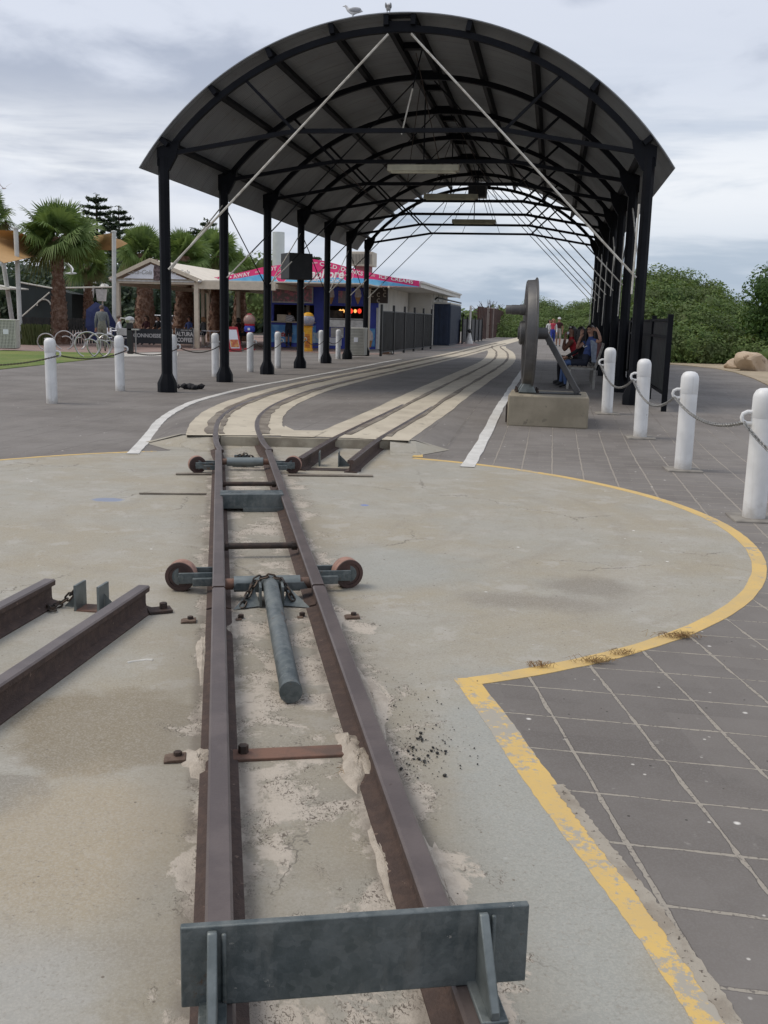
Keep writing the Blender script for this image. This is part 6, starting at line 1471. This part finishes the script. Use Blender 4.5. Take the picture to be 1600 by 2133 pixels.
mb = MB(); mb.tube([tp(46, 666)-V(0, .6, 0), tp(106, 609)-V(0, .2, 0)], .04, 6); mb.build('guy_pole', M['bin'], t)
mb = MB(); c_ = tp(92, 635)-V(0, .04, 0); mb.tube([c_+V(.38*math.cos(a), 0, .30*math.sin(a)) for a in [k*.42 for k in range(9)]], .045, 5); mb.build('ring_print', M['bin'], t)
# sails and poles
def pole_(label, px, pt, pb, y, r, tilt=0):
    a = AT(px, pt, y); mb = MB(); mb.tube([V(a.x+tilt, a.y, .0), a], r, 12); mb.lathe([(r*1.3, 0), (r*1.3, .06), (0, .09)], 12, a); tag(mb.build('sail_pole', M['pole']), label, 'pole', 'white sail poles')
pole_('white sail pole rising behind the left edge bin', 33, 477, 690, 44, .10); pole_('white sail pole at the left end of the pergola', 237.5, 484, 690, 44.5, .095, -.12); pole_('thin leaning white pole at the far left edge', 7, 547, 690, 50, .11, .42)
def sail(label, P, sg=.35):
    n = 10; mb = MB(); L = []
    for i in range(n+1):
        for j in range(n+1):
            u, v = i/n, j/n; p = P[0]*(1-u)*(1-v)+P[1]*u*(1-v)+P[2]*u*v+P[3]*(1-u)*v
            L.append(p+V(0, 0, -sg*4*(u*(1-u)+v*(1-v))*.25))
    L += [p-V(0, 0, .012) for p in L]; o2 = (n+1)**2; b0 = mb.addv(L)
    for i in range(n):
        for j in range(n): q = (i*(n+1)+j, (i+1)*(n+1)+j, (i+1)*(n+1)+j+1, i*(n+1)+j+1); mb.addf([q, tuple(reversed([k+o2 for k in q]))], b0)
    tag(mb.build('shade_sail', M['sail']), label, 'shade sail', 'tan shade sails')
sail('large tan shade sail at the left edge, behind the left pole', [AT(-110, 474, 50), AT(34, 480, 44.2), AT(128, 521, 50), AT(8, 548, 41)], .05)
sail('tan shade sail between the main palm and the right sail pole', [AT(60, 515, 49), AT(150, 500, 52), AT(236, 484, 45), AT(236, 521, 47)], .05)
sail('small tan sail corner right of the right sail pole', [AT(239, 496, 45), AT(252, 499, 47), AT(266, 507, 48), AT(239, 519, 46)], .02)
t = thing('flat_awning', 'grey awning edge crossing behind the left pole', 'awning', AT(-30, 600, 50), 0); mb = MB(); a_ = Vector(t.location)
L = [AT(-40, 590, 50)-a_, AT(20, 603, 49)-a_, AT(60, 604, 53)-a_, AT(-40, 603, 47)-a_]; b0 = mb.addv(L+[k+V(0, 0, .06) for k in L]); mb.addf([(0, 1, 2, 3), (7, 6, 5, 4), (0, 4, 5, 1), (1, 5, 6, 2), (2, 6, 7, 3), (3, 7, 4, 0)], b0); mb.build('canvas', M['bin'], t, smooth=False)
for px_, pt, lb in ((187, 602, 'white lantern street lamp behind the man in grey'), (213, 610, 'white lantern street lamp with two shades, right of the man in grey')):
    a = AT(px_, pt, 62); t = thing('street_lamp', lb, 'lamp post', (a.x, a.y, 0), 0, 'lantern street lamps'); mb = MB(); mb.tube([(0, 0, 0), (0, 0, a.z+.6)], .045, 6); mb.build('post', M['bin'], t)
    mb = MB(); mb.prism([(-.22, -.5), (.22, -.5), (.30, .22), (-.30, .22)], .4, None, (-.05, -.2, a.z)); mb.build('lantern', M['trim_white'], t); mb = MB(); mb.lathe([(.34, 0), (.2, .16), (0, .22)], 12, (.15, 0, a.z+.35)); mb.build('shade', M['trim_white'], t)
# parked white car glimpsed under the pergola
a = AT(346, 690, 78); t = thing('parked_car', 'white parked car glimpsed through the pergola', 'car', (a.x, a.y, .05), .1)
mb = MB(); mb.prism([(-2.1, .35), (2.1, .35), (2.15, .75), (1.3, .92), (.7, 1.4), (-1.2, 1.42), (-1.9, .95), (-2.15, .85)], 1.7, None, (0, -.85, 0)); mb.build('body', M['car'], t, bevel=.06)
mb = MB(); mb.prism([(1.1, .95), (.62, 1.34), (-1.1, 1.36), (-1.6, .98)], 1.72, None, (0, -.86, 0)); mb.build('window', M['black'], t)
for x_ in (-1.3, 1.3): mb = MB(); mb.lathe([(.12, -.9), (.32, -.9), (.34, -.82), (.34, .82), (.32, .9), (.12, .9)], 20, (x_, 0, .33), Matrix.Rotation(R_(90), 3, 'X')); mb.build('wheel', M['black'], t)

# ------------------------------------------------------------------ far end of the line
a = G(931, 720); t = thing('shipping_container', 'navy corrugated container beside the white store', 'container', (a.x+.12, a.y, .12), -YAW)
mb = MB(); mb.box((-1.2, 3.3, 1.2), (2.4, 6.6, 2.36))
for k in range(22): mb.box((.015, .15+k*.3, 1.2), (.05, .15, 2.2)); 
for k in range(8): mb.box((-2.3+k*.3, -.015, 1.2), (.15, .05, 2.2))
mb.build('body', M['container'], t); mb = MB(); mb.box((-1.2, 3.3, 2.43), (2.46, 6.66, .09)); mb.build('top_rail', M['bin'], t); mb = MB(); mb.tube([(-1.2, 1, 2.5), (-.9, 1, 2.75), (.1, 5.5, 2.55)], .05, 6); mb.build('roof_bar', M['black'], t)
a = G(977, 716); t = thing('signal_post', 'slim white post on a flared white base beside the far track', 'signal post', (a.x, a.y, .1), 0)
mb = MB(); mb.tube([(0, 0, .5), (.02, 0, 2.45)], .07, 8); mb.build('post', M['trim_white'], t); mb = MB(); mb.lathe([(.28, 0), (.20, .3), (.11, .62), (.09, .7)], 10); mb.build('base', M['trim_white'], t); mb = MB(); mb.sphere((0, -.08, .85), .13, 10, 8); mb.build('weight', M['black'], t)
a, b_ = G(962, 717), G(1003, 710); d_ = b_-a; t = thing('mesh_fence', 'dark mesh fence between the navy container and the rusty fence', 'fence', (a.x, a.y+.5, .1), math.atan2(d_.y, d_.x)); ln = d_.length
mb = MB(); mb.box((ln/2, 0, .85), (ln, .03, 1.5)); mb.build('mesh_panel', M['mesh_dark'], t)
for k in range(6): mb = MB(); mb.box((ln*k/5, -.05, .85), (.09, .09, 1.75)); mb.build('post', M['black'], t)
for lb, pa, pb, yb in (('rusty vertical slat fence panel left of the stone pier', (995, 708), (1010, 706), 0), ('rusty vertical slat fence right of the stone pier', (1020, 705), (1046, 699), 0)):
    a, b_ = G(*pa), G(*pb); d_ = b_-a; ln = d_.length; t = thing('slatted_rust_fence', lb, 'fence', (a.x, a.y, .1), math.atan2(d_.y, d_.x), 'rusty fences by the far track'); n = max(6, int(ln/.9)); mb = MB()
    for k in range(n): mb.box((ln*k/(n-1), 0, 1.35), (min(.42, ln/n*.62), .16, 2.6+.1*math.sin(k*3)))
    mb.box((ln/2, .1, 1.15), (ln, .06, .12)); mb.box((ln/2, .1, 2.3), (ln, .06, .12)); mb.build('slats', M['rust'], t)
a = G(1014, 704); mb = MB(); mb.box((a.x, a.y, 1.35), (1.05, .9, 2.7)); mb.box((a.x, a.y, 2.75), (1.15, 1.0, .12)); tag(mb.build('stone_pier', M['pier'], bevel=.03), 'pale stone pier between the two rusty fence panels', 'pier')
a, b_ = AT(1040, 690, 108), AT(1240, 690, 98); d_ = b_-a; d_.z = 0; t = thing('dark_boundary_fence', 'dark green boundary fence at the far end of the line', 'fence', (a.x, a.y, .1), math.atan2(d_.y, d_.x)); ln = d_.length*.33
mb = MB(); mb.box((ln/2, 0, .85), (ln, .06, 1.5)); mb.build('fence_panel', M['dgreen'], t); mb = MB(); mb.box((ln/2, -.05, 1.6), (ln, .1, .06)); mb.build('top_rail', M['black'], t)

# ------------------------------------------------------------------ gulls
def gull(label, loc, rz, s_=1.0, fly=False):
    root = thing('gull', label, 'bird', loc, rz, 'gulls'); root.scale = (s_,)*3
    P = [((0, -.20, .13), .012), ((0, -.13, .14), .028), ((0, -.05, .14), .058), ((0, .05, .14), .066), ((0, .12, .165), .05), ((0, .155, .215), .030), ((0, .175, .25), .034), ((0, .215, .247), .014)]
    if fly: P = [((0, -.22, .14), .02), ((0, -.13, .14), .03), ((0, -.05, .14), .055), ((0, .05, .14), .06), ((0, .12, .145), .045), ((0, .165, .15), .035), ((0, .20, .15), .033), ((0, .24, .145), .012)]
    v = [k[0] for k in P]; r = [k[1] for k in P]; e = [(i, i+1) for i in range(len(P)-1)]
    if fly:
        for s2 in (-1, 1):
            b0 = len(v); v += [(s2*.10, .03, .19), (s2*.26, .06, .33), (s2*.42, -.04, .46), (s2*.56, -.16, .56)]; r += [.035, .036, .028, .01]; e += [(3, b0), (b0, b0+1), (b0+1, b0+2), (b0+2, b0+3)]
    else:
        for s2 in (-1, 1):
            b0 = len(v); v += [(s2*.028, .02, .075), (s2*.028, .025, .0), (s2*.03, .06, .0)]; r += [.014, .006, .008]; e += [(3, b0), (b0, b0+1), (b0+1, b0+2)]
    me = bpy.data.meshes.new('body'); me.from_pydata(v, e, []); o = bpy.data.objects.new('body', me); C.objects.link(o); o.modifiers.new('skin', 'SKIN')
    for i, sv in enumerate(me.skin_vertices[0].data): sv.radius = (r[i], r[i]) if not (fly and i > 7) else (r[i], r[i]*.35); sv.use_root = i == 3
    sb = o.modifiers.new('sub', 'SUBSURF'); sb.levels = 2; bpy.context.view_layer.update()
    m2 = bpy.data.meshes.new_from_object(o.evaluated_get(bpy.context.evaluated_depsgraph_get())); bpy.data.objects.remove(o); m2.materials.append(M['gull']); m2.name = 'body'
    m2.polygons.foreach_set('use_smooth', [True]*len(m2.polygons)); b = bpy.data.objects.new('body', m2); C.objects.link(b); b.parent = root
    hx = P[-2][0]; mb = MB(); mb.tube([(0, hx[1]+.028, hx[2]-.004), (0, hx[1]+.075, hx[2]-.012)], [.009, .003], 6); mb.build('beak', M['beak'], root)
    for s2 in (-1, 1):
        mb = MB(); mb.sphere((s2*.026, hx[1]+.012, hx[2]+.008), .006, 6, 4); mb.build('eye', M['black'], root)
        if not fly: mb = MB(); mb.sphere((s2*.052, -.04, .158), .1, 12, 8, (.22, 1.35, .5)); mb.build('wing', M['gull_wing'], root)
def roofpt(px, py, y):
    P0 = SO+AX*y; q = ray(px, py); t = (P0-V(0, 0, EYE)).dot(AX)/q.dot(AX); P = V(0, 0, EYE)+q*t; s = (P-SO).dot(RX)-SW/2
    return SO+RX*(SW/2+s)+AX*y+V(0, 0, zroof(s)+.002)
gull('gull standing side on upon the shelter roof, facing left', roofpt(737, 31, -.05), R_(90)-YAW, .80)
gull('gull on the shelter roof at the ridge, facing away', roofpt(809, 25, -.05), -YAW+.1, .80)
gull('white gull in flight before the palms', AT(148, 577, 30), R_(-80), .72, True)
gull('tiny gull far off at the left edge of the sky', AT(9, 397, 70), R_(60), 1.0, True)
